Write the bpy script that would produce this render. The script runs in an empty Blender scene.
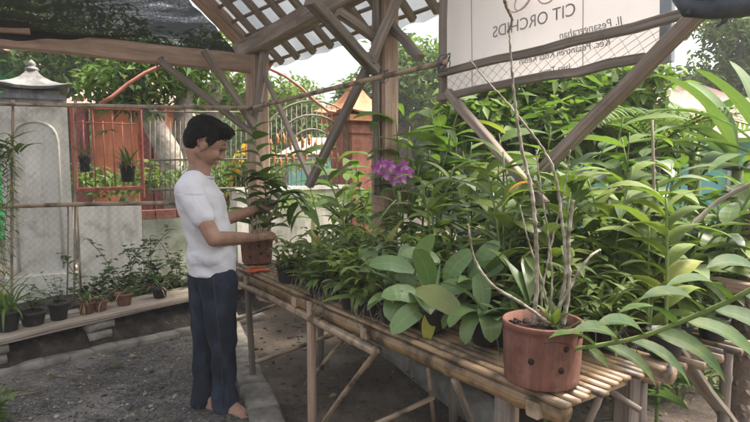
import bpy, math, random
from mathutils import Vector, Matrix, Quaternion, noise
R = math.radians
sc = bpy.context.scene
col = sc.collection
rnd = random.Random(7)

# ------------------------------------------------------------------ camera, sky, sun, exposure
CAM_H = 1.45
F = 577.0 / 750.0
PITCH = math.atan(54 / 577.0)
cd = bpy.data.cameras.new('camera')
cd.sensor_width = 36; cd.lens = 36 * F
cd.clip_start = 0.05; cd.clip_end = 500
cam = bpy.data.objects.new('camera', cd); col.objects.link(cam)
cam.location = (0, 0, CAM_H); cam.rotation_euler = (R(90) - PITCH, 0, 0)
sc.camera = cam

SUN_EL, SUN_ROT = R(58), R(72)
w = bpy.data.worlds.new('World'); sc.world = w; w.use_nodes = True
nt = w.node_tree; nt.nodes.clear()
sky = nt.nodes.new('ShaderNodeTexSky'); sky.sky_type = 'NISHITA'; sky.sun_disc = False
sky.sun_elevation = SUN_EL; sky.sun_rotation = SUN_ROT
sky.air_density = 1.0; sky.dust_density = 6.0; sky.ozone_density = 0.6
bg = nt.nodes.new('ShaderNodeBackground'); bg.inputs[1].default_value = 0.15
wo = nt.nodes.new('ShaderNodeOutputWorld')
hs = nt.nodes.new('ShaderNodeHueSaturation'); hs.inputs['Saturation'].default_value = .35   # thin bright overcast: a whiter sky
nt.links.new(sky.outputs[0], hs.inputs['Color']); nt.links.new(hs.outputs[0], bg.inputs[0]); nt.links.new(bg.outputs[0], wo.inputs[0])
ld = bpy.data.lights.new('sun', 'SUN'); ld.energy = 2.8; ld.angle = R(14); ld.color = (1, .9, .76)
sun = bpy.data.objects.new('sun', ld); col.objects.link(sun); sun.location = (3, 5, 9)
sv = Vector((math.sin(SUN_ROT) * math.cos(SUN_EL), math.cos(SUN_ROT) * math.cos(SUN_EL), math.sin(SUN_EL)))
sun.rotation_euler = sv.to_track_quat('Z', 'Y').to_euler()
vs = sc.view_settings
vs.view_transform = 'Standard'; vs.look = 'None'; vs.gamma = 1; vs.use_curve_mapping = False
vs.exposure = 1.7
sc.cycles.max_bounces = 8; sc.cycles.transparent_max_bounces = 16

# ------------------------------------------------------------------ site measuring (metres from picture measurements)
cp, sp = math.cos(PITCH), math.sin(PITCH)
def ray(px, py):
    cx, cy = (px - 375) / 577.0, (211 - py) / 577.0
    return Vector((cx, cp + sp * cy, -sp + cp * cy))
def at(px, py, d):
    r = ray(px, py); r = r * (d / r.y)
    return Vector((r.x, r.y, r.z + CAM_H))
def gnd(px, py, z=0.0):
    r = ray(px, py); k = (z - CAM_H) / r.z
    return Vector((r.x * k, r.y * k, z))

# ------------------------------------------------------------------ mesh builder
class M:
    def __init__(s): s.v = []; s.f = []; s.uv = []
    def face(s, idx, uvs=None):
        s.f.append(idx); s.uv.append(uvs or [(0, 0)] * len(idx))
    def box(s, c, size, rot=None):
        c = Vector(c); b = len(s.v); q = rot or Matrix.Identity(3)
        hx, hy, hz = size[0] / 2, size[1] / 2, size[2] / 2
        for x, y, z in ((-1,-1,-1),(1,-1,-1),(1,1,-1),(-1,1,-1),(-1,-1,1),(1,-1,1),(1,1,1),(-1,1,1)):
            s.v.append(c + q @ Vector((x * hx, y * hy, z * hz)))
        for q4 in ((0,3,2,1),(4,5,6,7),(0,1,5,4),(1,2,6,5),(2,3,7,6),(3,0,4,7)):
            s.face([b + i for i in q4], [(0,0),(1,0),(1,1),(0,1)])
    def bar(s, p0, p1, wd, ht, up=(0, 0, 1), n=1, wob=0.0, bev=.12):
        """sawn timber: chamfered section, slight wander along its length, uv along the grain"""
        p0, p1 = Vector(p0), Vector(p1); d = (p1 - p0); L = d.length; d.normalize()
        up = Vector(up); side = d.cross(up)
        if side.length < .05: side = d.cross(Vector((1, 0, 0)))
        side.normalize(); up = side.cross(d).normalized()
        b = len(s.v); n = max(1, n); a, c = wd / 2, ht / 2; e = min(a, c) * bev * 2
        sec = [(-a + e, -c), (a - e, -c), (a, -c + e), (a, c - e), (a - e, c), (-a + e, c), (-a, c - e), (-a, -c + e)]
        u0 = rnd.random() * 10; v0 = rnd.random() * 10
        for i in range(n + 1):
            t = i / n; p = p0.lerp(p1, t)
            if wob and 0 < i < n: p = p + side * rnd.uniform(-wob, wob) + up * rnd.uniform(-wob, wob)
            for x, y in sec: s.v.append(p + side * x + up * y)
        for i in range(n):
            for j in range(8):
                k = (j + 1) % 8; o = b + i * 8
                ua, ub = u0 + L * i / n, u0 + L * (i + 1) / n
                va, vb = v0 + j * .04, v0 + (j + 1) * .04
                s.face([o + j, o + k, o + 8 + k, o + 8 + j], [(ua, va), (ua, vb), (ub, vb), (ub, va)])
        s.face([b + j for j in reversed(range(8))], [(u0, v0)] * 8)
        s.face([b + n * 8 + j for j in range(8)], [(u0, v0 + .3)] * 8)
    def tube(s, pts, rad, n=8, cap=True):
        pts = [Vector(p) for p in pts]
        if not isinstance(rad, (list, tuple)): rad = [rad] * len(pts)
        b = len(s.v); m = len(pts); prev = None; L = 0; u0 = rnd.random() * 10; us = []
        for i in range(m):
            d = (pts[min(i + 1, m - 1)] - pts[max(i - 1, 0)]).normalized()
            if prev is None:
                a = Vector((0, 0, 1)) if abs(d.z) < .9 else Vector((1, 0, 0))
                x = d.cross(a).normalized()
            else:
                x = (prev - d * prev.dot(d)).normalized()
            prev = x; y = d.cross(x)
            if i: L += (pts[i] - pts[i - 1]).length
            us.append(u0 + L)
            for j in range(n):
                an = 2 * math.pi * j / n
                s.v.append(pts[i] + (x * math.cos(an) + y * math.sin(an)) * rad[i])
        for i in range(m - 1):
            for j in range(n):
                k = (j + 1) % n; o = b + i * n
                s.face([o + j, o + k, o + n + k, o + n + j],
                       [(us[i], j / n), (us[i], (j + 1) / n), (us[i + 1], (j + 1) / n), (us[i + 1], j / n)])
        if cap:
            s.face([b + j for j in reversed(range(n))], [(u0, 0)] * n)
            s.face([b + (m - 1) * n + j for j in range(n)], [(u0 + L, 0)] * n)
    def ball(s, c, r, seg=10, ring=7, rot=None):
        c = Vector(c); q = rot or Matrix.Identity(3)
        if not isinstance(r, (list, tuple)): r = (r, r, r)
        b = len(s.v)
        s.v.append(c + q @ Vector((0, 0, r[2])))
        for i in range(1, ring):
            ph = math.pi * i / ring
            for j in range(seg):
                th = 2 * math.pi * j / seg
                s.v.append(c + q @ Vector((r[0] * math.sin(ph) * math.cos(th), r[1] * math.sin(ph) * math.sin(th), r[2] * math.cos(ph))))
        s.v.append(c + q @ Vector((0, 0, -r[2]))); e = len(s.v) - 1
        for j in range(seg):
            s.face([b, b + 1 + j, b + 1 + (j + 1) % seg])
            o = b + 1 + (ring - 2) * seg
            s.face([e, o + (j + 1) % seg, o + j])
        for i in range(ring - 2):
            for j in range(seg):
                o = b + 1 + i * seg; k = (j + 1) % seg
                s.face([o + j, o + seg + j, o + seg + k, o + k])
    def lathe(s, c, prof, seg=28, wob=0):
        c = Vector(c); b = len(s.v); m = len(prof)
        for r, z in prof:
            for j in range(seg):
                an = 2 * math.pi * j / seg
                rr = r * (1 + wob * math.sin(an * 2 + 1) + wob * .6 * math.sin(an * 3 + 2 + z * 20))
                s.v.append(c + Vector((rr * math.cos(an), rr * math.sin(an), z)))
        for i in range(m - 1):
            for j in range(seg):
                k = (j + 1) % seg; o = b + i * seg
                s.face([o + j, o + k, o + seg + k, o + seg + j], [(j / seg, i / m), ((j + 1) / seg, i / m), ((j + 1) / seg, (i + 1) / m), (j / seg, (i + 1) / m)])
        s.face([b + j for j in reversed(range(seg))]); s.face([b + (m - 1) * seg + j for j in range(seg)])
    def leaf(s, p, d, L, W, curve=.8, fold=.25, kind='lance', n=7, roll=0.0, wave=0.0, face=None):
        """one blade: bends over towards the ground along its length, folded along the midrib"""
        p = Vector(p); d = Vector(d).normalized(); up = Vector((0, 0, 1))
        side = d.cross(up)
        if side.length < .08: side = Vector((rnd.uniform(-1, 1), rnd.uniform(-1, 1), 0))
        side.normalize()
        if face is not None and d.cross(face).length > .05: side = d.cross(Vector(face)).normalized()
        if roll: side = (Quaternion(d, roll) @ side)
        b = len(s.v); st = L / n; ph = rnd.random() * 6
        for i in range(n + 1):
            t = i / n
            if kind == 'lance': wd = math.sin(math.pi * min(1, t ** .75 * .97 + .03)) ** .9
            elif kind == 'paddle': wd = (min(1, t * 2.2 + .22) ** .8) * max(0, 1 - t ** 4.5) ** .6
            elif kind == 'strap': wd = min(1, t * 4 + .5) * max(0, 1 - t ** 3.2) ** .8
            elif kind == 'banana': wd = (min(1, t * 3.5) ** .6) * max(0, 1 - t ** 4) ** .75
            else: wd = math.sin(math.pi * t) ** .7
            hw = max(.02, wd) * W / 2 if i < n else W * .01
            nrm = side.cross(d).normalized()
            wv = wave * W * math.sin(ph + t * 11)
            s.v.append(p - side * hw * math.cos(fold) + nrm * (hw * math.sin(fold) + wv * wd))
            s.v.append(p.copy())
            s.v.append(p + side * hw * math.cos(fold) + nrm * (hw * math.sin(fold) - wv * wd))
            p = p + d * st
            hor = Vector((0, 0, -1)); ang = curve / n
            if d.angle(hor, 0) > ang + .02:
                ax = d.cross(hor)
                if ax.length > 1e-4: d = Quaternion(ax.normalized(), ang) @ d
            side = (side - d * side.dot(d)).normalized()
        for i in range(n):
            o = b + i * 3; a, c = i / n, (i + 1) / n
            s.face([o, o + 1, o + 4, o + 3], [(a, 0), (a, .5), (c, .5), (c, 0)])
            s.face([o + 1, o + 2, o + 5, o + 4], [(a, .5), (a, 1), (c, 1), (c, .5)])
    def flake(s, p, L, W, q):
        """small tree leaf: a folded rhomb"""
        b = len(s.v); p = Vector(p)
        for x, y, z in ((0, 0, 0), (L * .45, W / 2, W * .2), (L, 0, -W * .15), (L * .45, -W / 2, W * .2)):
            s.v.append(p + q @ Vector((x, y, z)))
        s.face([b, b + 1, b + 2], [(0, .5), (.5, 1), (1, .5)]); s.face([b, b + 2, b + 3], [(0, .5), (1, .5), (.5, 0)])
    def build(s, name, mat, parent=None, loc=None, smooth=True):
        me = bpy.data.meshes.new(name)
        o0 = Vector(parent['_loc']) if parent is not None else Vector(loc or (0, 0, 0))
        me.from_pydata([tuple(Vector(v) - o0) for v in s.v], [], s.f)
        uvl = me.uv_layers.new(name='UVMap'); k = 0
        for f in s.uv:
            for u in f: uvl.data[k].uv = u; k += 1
        if smooth: me.polygons.foreach_set('use_smooth', [True] * len(me.polygons))
        me.update()
        o = bpy.data.objects.new(name, me); col.objects.link(o)
        if mat: me.materials.append(mat)
        if parent is not None:
            o.parent = parent; o['_loc'] = tuple(o0)
        else:
            o.location = o0; o['_loc'] = tuple(o0)
        return o

def thing(name, label, cat, loc, group=None):
    o = bpy.data.objects.new(name, None); col.objects.link(o)
    o.location = loc; o.empty_display_size = .1; o['_loc'] = tuple(loc)
    o['label'] = label; o['category'] = cat
    if group: o['group'] = group
    return o
def tag(o, label, cat, group=None):
    o['label'] = label; o['category'] = cat
    if group: o['group'] = group
    return o
def struct(o, kind='structure'):
    o['kind'] = kind; return o

# ------------------------------------------------------------------ materials
def new_mat(name):
    m = bpy.data.materials.new(name); m.use_nodes = True
    n = m.node_tree; n.nodes.clear()
    out = n.nodes.new('ShaderNodeOutputMaterial'); b = n.nodes.new('ShaderNodeBsdfPrincipled')
    n.links.new(b.outputs[0], out.inputs[0])
    return m, n, b, out
def ramp(n, stops, fac):
    r = n.nodes.new('ShaderNodeValToRGB'); e = r.color_ramp.elements
    while len(e) < len(stops): e.new(.5)
    for x, (p, c) in zip(e, stops): x.position = p; x.color = (*c, 1)
    n.links.new(fac, r.inputs[0]); return r.outputs[0]
def coords(n, kind='Object', scale=(1, 1, 1)):
    t = n.nodes.new('ShaderNodeTexCoord'); mp = n.nodes.new('ShaderNodeMapping')
    mp.inputs['Scale'].default_value = scale
    n.links.new(t.outputs[kind], mp.inputs[0]); return mp.outputs[0]
def noisetex(n, vec, scale, detail=4, rough=.55):
    x = n.nodes.new('ShaderNodeTexNoise'); x.inputs['Scale'].default_value = scale
    x.inputs['Detail'].default_value = detail; x.inputs['Roughness'].default_value = rough
    n.links.new(vec, x.inputs['Vector']); return x.outputs['Fac']
def mix(n, fac, a, b, mode='MIX'):
    x = n.nodes.new('ShaderNodeMix'); x.data_type = 'RGBA'; x.blend_type = mode
    for sock, val in ((x.inputs['Factor'], fac), (x.inputs['A'], a), (x.inputs['B'], b)) if False else ((x.inputs[0], fac), (x.inputs[6], a), (x.inputs[7], b)):
        if isinstance(val, (int, float)): sock.default_value = val
        elif isinstance(val, tuple): sock.default_value = (*val, 1)
        else: n.links.new(val, sock)
    return x.outputs[2]
def bump(n, b, h, strength=.3, dist=.01):
    x = n.nodes.new('ShaderNodeBump'); x.inputs['Strength'].default_value = strength; x.inputs['Distance'].default_value = dist
    n.links.new(h, x.inputs['Height']); n.links.new(x.outputs[0], b.inputs['Normal'])

def mat_noise(name, stops, scale=8, rough=.8, bs=.3, bd=.01, detail=6, spec=.3):
    m, n, b, o = new_mat(name); v = coords(n)
    f = noisetex(n, v, scale, detail)
    n.links.new(ramp(n, stops, f), b.inputs['Base Color'])
    b.inputs['Roughness'].default_value = rough; b.inputs['Specular IOR Level'].default_value = spec
    if bs: bump(n, b, noisetex(n, v, scale * 3, 5), bs, bd)
    return m
def mat_wood(name, dark, mid, light, rough=.75):
    m, n, b, o = new_mat(name)
    g = noisetex(n, coords(n, 'UV', (2.2, 55, 1)), 1.0, 6, .6)
    big = noisetex(n, coords(n, 'Object', (1, 1, 1)), 3.2, 4)
    c = ramp(n, [(.28, dark), (.5, mid), (.72, light)], g)
    fine = noisetex(n, coords(n, 'UV', (5, 240, 1)), 1.0, 4, .7)
    c = mix(n, .35, c, ramp(n, [(.3, (.25,) * 3), (.7, (.75,) * 3)], fine), 'OVERLAY')
    chk = noisetex(n, coords(n, 'UV', (1.1, 30, 1)), 1.0, 3, .5)
    c = mix(n, ramp(n, [(.3, (.85,) * 3), (.36, (0, 0, 0))], chk), c, tuple(x * .3 for x in dark))
    st = noisetex(n, coords(n, 'Object'), 11, 6, .7)
    c = mix(n, ramp(n, [(.55, (0, 0, 0)), (.7, (.5,) * 3)], st), c, dark)
    c2 = mix(n, big, c, mix(n, .45, c, dark)); n.links.new(c2, b.inputs['Base Color'])
    b.inputs['Roughness'].default_value = rough; b.inputs['Specular IOR Level'].default_value = .25
    bump(n, b, g, .5, .004); return m
def mat_bamboo(name, dark, mid, light):
    m, n, b, o = new_mat(name)
    g = noisetex(n, coords(n, 'UV', (1.2, 14, 1)), 1.0, 5, .6)
    st = noisetex(n, coords(n, 'Object'), 9, 5)
    c = ramp(n, [(.25, dark), (.5, mid), (.75, light)], g)
    c = mix(n, ramp(n, [(.48, (0, 0, 0)), (.64, (.9, .9, .9))], st), c, tuple(x * .35 for x in dark))
    n.links.new(c, b.inputs['Base Color']); b.inputs['Roughness'].default_value = .45
    bump(n, b, g, .25, .003); return m
def mat_leaf(name, stops, rough=.4, transl=.3, vein=.35, tcol=None, spec=.13, blotch=.35, old=True):
    m, n, b, o = new_mat(name)
    geo = n.nodes.new('ShaderNodeNewGeometry')
    st2 = list(stops)
    if old: st2 = [(p * .9, q) for p, q in stops] + [(.955, stops[-1][1]), (.985, (.24, .22, .05))]
    c = ramp(n, st2, geo.outputs['Random Per Island'])
    nz = noisetex(n, coords(n, 'Object'), 22, 3)
    c = mix(n, ramp(n, [(.45, (0, 0, 0)), (.75, (blotch,) * 3)], nz), c, (.16, .17, .045))
    n3 = noisetex(n, coords(n, 'Object'), 6, 3)
    c = mix(n, ramp(n, [(.4, (0, 0, 0)), (.7, (.4,) * 3)], n3), c, mix(n, .5, c, (.15, .17, .07)))
    sp = noisetex(n, coords(n, 'Object'), 75, 2, .4)
    c = mix(n, ramp(n, [(.68, (0, 0, 0)), (.74, (.7 if old else 0,) * 3)], sp), c, (.09, .06, .03))
    uv = n.nodes.new('ShaderNodeSeparateXYZ'); t = n.nodes.new('ShaderNodeTexCoord'); n.links.new(t.outputs['UV'], uv.inputs[0])
    s1 = n.nodes.new('ShaderNodeMath'); s1.operation = 'SUBTRACT'; n.links.new(uv.outputs[1], s1.inputs[0]); s1.inputs[1].default_value = .5
    s2 = n.nodes.new('ShaderNodeMath'); s2.operation = 'ABSOLUTE'; n.links.new(s1.outputs[0], s2.inputs[0])
    vf = ramp(n, [(0, (vein,) * 3), (.05, (0, 0, 0))], s2.outputs[0])
    c = mix(n, vf, c, (.22, .3, .1)); n.links.new(c, b.inputs['Base Color'])
    b.inputs['Roughness'].default_value = rough + .1; b.inputs['Specular IOR Level'].default_value = spec
    wv = n.nodes.new('ShaderNodeTexWave'); wv.inputs['Scale'].default_value = 5; wv.inputs['Distortion'].default_value = 1.5
    n.links.new(coords(n, 'UV', (.4, 1.6, 1)), wv.inputs[0]); bump(n, b, wv.outputs['Fac'], .12, .004)
    tr = n.nodes.new('ShaderNodeBsdfTranslucent'); n.links.new(mix(n, 1.0, c, tcol or (1.2, 1.35, .6), 'MULTIPLY'), tr.inputs[0])
    ms = n.nodes.new('ShaderNodeMixShader'); ms.inputs[0].default_value = transl
    n.links.new(b.outputs[0], ms.inputs[1]); n.links.new(tr.outputs[0], ms.inputs[2]); n.links.new(ms.outputs[0], o.inputs[0])
    return m

MT = {}
MT['wood'] = mat_wood('weathered_timber', (.12, .09, .07), (.26, .205, .165), (.42, .35, .29))
MT['wood_dark'] = mat_wood('dark_timber', (.1, .08, .065), (.2, .165, .135), (.33, .275, .23))
MT['wood_warm'] = mat_wood('warm_timber', (.2, .125, .085), (.37, .25, .18), (.52, .39, .3))
MT['wood_pale'] = mat_wood('pale_timber', (.17, .13, .1), (.33, .28, .22), (.48, .42, .35))
MT['bamboo'] = mat_bamboo('bamboo_yellow', (.1, .058, .03), (.22, .135, .065), (.34, .23, .12))
MT['bamboo_old'] = mat_bamboo('bamboo_old', (.16, .1, .06), (.32, .23, .15), (.46, .36, .25))
MT['bamboo_slat'] = mat_bamboo('bamboo_slat', (.1, .06, .032), (.25, .165, .09), (.4, .29, .175))
MT['terracotta'] = mat_noise('terracotta', [(.3, (.105, .04, .027)), (.5, (.155, .062, .042)), (.72, (.205, .092, .065))], 5, .75, .25, .004)
MT['terracotta_dark'] = mat_noise('terracotta_dark', [(.3, (.15, .065, .042)), (.7, (.26, .12, .085))], 9, .8, .3, .004)
MT['black_plastic'] = mat_noise('black_plastic', [(.3, (.012, .012, .013)), (.7, (.03, .03, .03))], 6, .45, .1, .003)
MT['soil'] = mat_noise('potting_bark', [(.3, (.012, .008, .006)), (.55, (.04, .026, .018)), (.75, (.1, .065, .045))], 40, .95, 1, .02)
MT['whitewall'] = mat_noise('limewashed_wall', [(.25, (.42, .39, .32)), (.42, (.64, .61, .54)), (.7, (.76, .73, .67))], 2.6, .9, .25, .01)
def streaks(key, k, tint, sc=1):
    m = MT[key]; n = m.node_tree; b = [x for x in n.nodes if x.type == 'BSDF_PRINCIPLED'][0]
    src = b.inputs['Base Color'].links[0].from_socket
    f = noisetex(n, coords(n, 'Object', (9 * sc, 9 * sc, .9 * sc)), 1.0, 7, .65); f2 = noisetex(n, coords(n, 'Object'), 4.5 * sc, 6, .65)
    c = mix(n, ramp(n, [(.48, (0, 0, 0)), (.7, (k,) * 3)], f), src, tint)
    c = mix(n, ramp(n, [(.52, (0, 0, 0)), (.66, (k,) * 3)], f2), c, tuple(x * .8 for x in tint))
    n.links.new(c, b.inputs['Base Color'])
streaks('whitewall', .6, (.32, .285, .22))
MT['mosswall'] = mat_noise('mossy_wall', [(.3, (.2, .215, .14)), (.5, (.42, .42, .35)), (.7, (.6, .59, .54))], 3.2, .9, .3, .01)
MT['slate'] = mat_noise('weathered_cement_cap', [(.3, (.1, .1, .1)), (.6, (.2, .2, .195)), (.8, (.32, .32, .31))], 7, .8, .4, .01)
MT['redbrick'] = mat_noise('bare_red_brick', [(.3, (.21, .075, .05)), (.7, (.38, .16, .11))], 14, .9, .4, .01)
MT['steel_red'] = mat_noise('red_oxide_paint', [(.3, (.2, .05, .035)), (.7, (.34, .1, .07))], 12, .55, .1, .003)
MT['steel_pipe'] = mat_noise('faded_red_pipe', [(.3, (.33, .11, .075)), (.7, (.46, .2, .15))], 9, .5, .1, .003)
MT['iron'] = mat_noise('dull_iron', [(.3, (.12, .1, .08)), (.7, (.25, .21, .17))], 12, .6, .1, .003)
MT['wire'] = mat_noise('galvanised_wire', [(.3, (.16, .155, .15)), (.7, (.34, .33, .32))], 20, .5, 0)
MT['orange_wall'] = mat_noise('orange_paint', [(.25, (.56, .17, .07)), (.7, (.68, .25, .12))], 3, .8, .15, .006)
MT['maroon'] = mat_noise('maroon_paint', [(.3, (.15, .035, .035)), (.7, (.24, .07, .06))], 5, .7, .1, .004)
MT['green_paint'] = mat_noise('bright_green_paint', [(.3, (.06, .5, .14)), (.7, (.1, .62, .22))], 3, .8, .1, .004)
MT['teal'] = mat_noise('teal_paint', [(.3, (.16, .48, .44)), (.7, (.26, .6, .55))], 3, .6, .1, .004)
MT['gold'] = mat_noise('ochre_ornament', [(.3, (.3, .12, .045)), (.7, (.48, .23, .08))], 12, .6, .1, .004)
MT['pale_plaster'] = mat_noise('pale_plaster', [(.3, (.5, .48, .44)), (.7, (.66, .64, .6))], 2, .9, .2, .006)
MT['paver'] = mat_noise('stone_paver', [(.3, (.11, .095, .08)), (.55, (.22, .2, .17)), (.75, (.34, .31, .27))], 11, .9, .6, .015)
MT['concrete'] = mat_noise('old_concrete', [(.3, (.1, .09, .075)), (.55, (.2, .185, .16)), (.75, (.3, .28, .25))], 6, .9, .5, .015)
MT['bark'] = mat_noise('grey_bark', [(.3, (.14, .12, .1)), (.55, (.29, .26, .22)), (.75, (.42, .39, .34))], 9, .9, .6, .02)
MT['bark_dark'] = mat_noise('brown_bark', [(.3, (.05, .037, .028)), (.7, (.15, .11, .085))], 14, .9, .7, .02)
MT['cane'] = mat_noise('pale_orchid_cane', [(.32, (.09, .075, .05)), (.5, (.22, .19, .14)), (.68, (.42, .38, .31))], 30, .65, .3, .004)
MT['stem_green'] = mat_noise('green_stem', [(.3, (.09, .14, .035)), (.7, (.2, .26, .08))], 14, .5, .1, .004)
MT['stem_brown'] = mat_noise('brown_stem', [(.3, (.07, .05, .035)), (.7, (.2, .15, .1))], 14, .8, .3, .004)
MT['root'] = mat_noise('aerial_root', [(.3, (.09, .09, .05)), (.7, (.22, .21, .15))], 20, .7, .2, .004)
G = lambda k: [(0, (.045*k, .078*k, .02*k)), (.5, (.08*k, .122*k, .032*k)), (1, (.14*k, .18*k, .05*k))]
MT['leaf_phal'] = mat_leaf('broad_orchid_leaf', [(0, (.06, .1, .034)), (.5, (.092, .145, .052)), (1, (.135, .19, .075))], .25, .2, .3, spec=.3, blotch=.2)
MT['leaf_yellow'] = mat_leaf('yellowing_leaf', [(0, (.3, .27, .05)), (1, (.42, .36, .07))], .45, .3, .1, old=False)
MT['leaf_orange'] = mat_leaf('orange_dying_leaf', [(0, (.5, .22, .05)), (1, (.55, .32, .08))], .5, .3, .1, tcol=(1.4, 1, .5), old=False)
MT['leaf_dend'] = mat_leaf('cane_orchid_leaf', [(0, (.042, .08, .018)), (.5, (.078, .124, .028)), (1, (.135, .18, .045))], .3, .28, .4, spec=.25)
MT['leaf_small'] = mat_leaf('small_orchid_leaf', G(.95), .42, .22, .2)
MT['leaf_phal2'] = mat_leaf('fresh_broad_leaf', [(0, (.08, .15, .045)), (.5, (.11, .185, .06)), (1, (.15, .23, .08))], .18, .22, .4, spec=.4)
MT['leaf_dark'] = mat_leaf('glossy_dark_leaf', [(0, (.02, .048, .014)), (.5, (.03, .066, .02)), (1, (.046, .09, .026))], .42, .22, .25, spec=.12, old=False)
MT['leaf_lime'] = mat_leaf('pale_green_orchid_leaf', [(0, (.09, .14, .03)), (.5, (.14, .195, .045)), (1, (.2, .25, .07))], .42, .3, .3)
MT['leaf_ginger'] = mat_leaf('ginger_leaf', [(0, (.05, .105, .024)), (.5, (.085, .15, .036)), (1, (.14, .21, .055))], .42, .4, .35)
MT['leaf_banana'] = mat_leaf('banana_leaf', [(0, (.05, .1, .035)), (.6, (.08, .14, .05)), (1, (.12, .19, .07))], .5, .25, .35)
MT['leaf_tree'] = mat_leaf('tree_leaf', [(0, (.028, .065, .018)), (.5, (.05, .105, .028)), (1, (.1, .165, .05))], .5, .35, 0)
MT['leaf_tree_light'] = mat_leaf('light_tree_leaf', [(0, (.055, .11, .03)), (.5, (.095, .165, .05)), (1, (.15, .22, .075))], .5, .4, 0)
MT['leaf_weed'] = mat_leaf('weed_leaf', [(0, (.03, .065, .022)), (1, (.07, .12, .045))], .55, .25, .1)
MT['leaf_dry'] = mat_leaf('dry_leaf', [(0, (.2, .14, .07)), (1, (.42, .34, .21))], .8, .2, 0, tcol=(1.2, 1, .6), old=False)
MT['litter'] = mat_leaf('fallen_leaf', [(0, (.05, .035, .022)), (.7, (.13, .09, .055)), (1, (.3, .22, .13))], .8, .1, 0, tcol=(1.2, 1, .6), old=False)
MT['petal_purple'] = mat_leaf('purple_petal', [(0, (.2, .035, .17)), (.5, (.36, .09, .31)), (1, (.55, .25, .5))], .5, .3, .1, tcol=(1.3, .7, 1.3), blotch=0, old=False)
MT['petal_red'] = mat_leaf('red_bract', [(0, (.45, .03, .015)), (1, (.6, .1, .02))], .45, .25, 0, tcol=(1.3, .6, .4), blotch=0, old=False)
MT['petal_yellow'] = mat_leaf('yellow_petal', [(0, (.6, .34, .02)), (1, (.7, .5, .08))], .5, .3, 0, tcol=(1.3, 1, .4), blotch=0, old=False)
MT['banner'] = _bm = mat_noise('banner_vinyl', [(.3, (.5, .45, .42)), (.7, (.58, .53, .5))], 1.5, .55, .05, .004)
_n = _bm.node_tree; _o = [x for x in _n.nodes if x.type == 'OUTPUT_MATERIAL'][0]; _p = [x for x in _n.nodes if x.type == 'BSDF_PRINCIPLED'][0]
_t = _n.nodes.new('ShaderNodeBsdfTranslucent'); _t.inputs[0].default_value = (.78, .71, .68, 1); _m = _n.nodes.new('ShaderNodeMixShader'); _m.inputs[0].default_value = .45
_n.links.new(_p.outputs[0], _m.inputs[1]); _n.links.new(_t.outputs[0], _m.inputs[2]); _n.links.new(_m.outputs[0], _o.inputs[0])
MT['ink'] = mat_noise('faded_ink', [(.3, (.2, .185, .18)), (.7, (.29, .265, .26))], 30, .7, 0)
MT['ink_pink'] = mat_noise('faded_pink_ink', [(.3, (.5, .33, .31)), (.7, (.54, .38, .36))], 30, .7, 0)
MT['alu'] = mat_noise('grey_frame_paint', [(.3, (.2, .22, .24)), (.7, (.3, .32, .34))], 5, .5, .1, .003)
MT['tarp'] = mat_noise('dark_tarp', [(.3, (.03, .036, .044)), (.7, (.085, .096, .11))], 14, .5, .3, .01)
MT['skin'] = mat_noise('skin', [(.3, (.19, .1, .064)), (.5, (.255, .14, .094)), (.72, (.31, .18, .125))], 12, .55, .1, .002)
MT['hair'] = mat_noise('black_hair', [(.3, (.003, .0028, .0026)), (.7, (.011, .0095, .0085))], 60, .6, 1, .012, spec=.12)
MT['eye'] = mat_noise('dark_eye', [(.3, (.01, .008, .007)), (.7, (.02, .015, .012))], 9, .2, 0)
MT['sandal'] = mat_noise('dark_sandal', [(.3, (.02, .018, .016)), (.7, (.05, .045, .04))], 9, .7, .2, .003)
MT['orange_plastic'] = mat_noise('orange_plastic', [(.3, (.42, .07, .03)), (.7, (.52, .11, .05))], 5, .4, 0)
MT['cyan_plastic'] = mat_noise('cyan_plastic', [(.3, (.15, .5, .6)), (.7, (.22, .6, .68))], 5, .4, 0)
MT['rooftile'] = mat_noise('faded_roof_tile', [(.3, (.3, .17, .13)), (.7, (.46, .3, .25))], 9, .8, .5, .02)
MT['tile_orange'] = mat_noise('orange_roof_tile', [(.3, (.36, .14, .065)), (.7, (.55, .24, .12))], 12, .8, .5, .02)

streaks('mosswall', .85, (.13, .14, .085)); streaks('slate', .6, (.4, .39, .37)); streaks('terracotta', .3, (.28, .16, .12), 4); streaks('terracotta', .55, (.075, .04, .032), 6.5); streaks('terracotta_dark', .5, (.06, .045, .03), 6); streaks('orange_wall', .45, (.34, .14, .08)); streaks('banner', .25, (.38, .34, .3))
# shirt / jeans
m, n, b, o = new_mat('white_cotton'); v = coords(n)
n.links.new(ramp(n, [(.3, (.45, .435, .45)), (.7, (.55, .535, .545))], noisetex(n, v, 5, 4)), b.inputs['Base Color'])
b.inputs['Roughness'].default_value = .9; b.inputs['Specular IOR Level'].default_value = .1
bump(n, b, noisetex(n, v, 14, 3), .35, .012); MT['shirt'] = m
m, n, b, o = new_mat('dark_denim'); v = coords(n)
c = ramp(n, [(.3, (.008, .0105, .017)), (.5, (.015, .0195, .032)), (.72, (.038, .047, .068))], noisetex(n, coords(n, 'Object', (1, 1, .45)), 7, 7, .65))
tw = n.nodes.new('ShaderNodeTexWave'); tw.inputs['Scale'].default_value = 240; tw.inputs['Distortion'].default_value = 2; n.links.new(v, tw.inputs[0])
c = mix(n, .18, c, tw.outputs['Color'], 'OVERLAY')
n.links.new(c, b.inputs['Base Color']); b.inputs['Roughness'].default_value = .9; b.inputs['Specular IOR Level'].default_value = .12
bump(n, b, noisetex(n, coords(n, 'Object', (1, 1, .5)), 14, 4), .6, .02); MT['jeans'] = m

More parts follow.
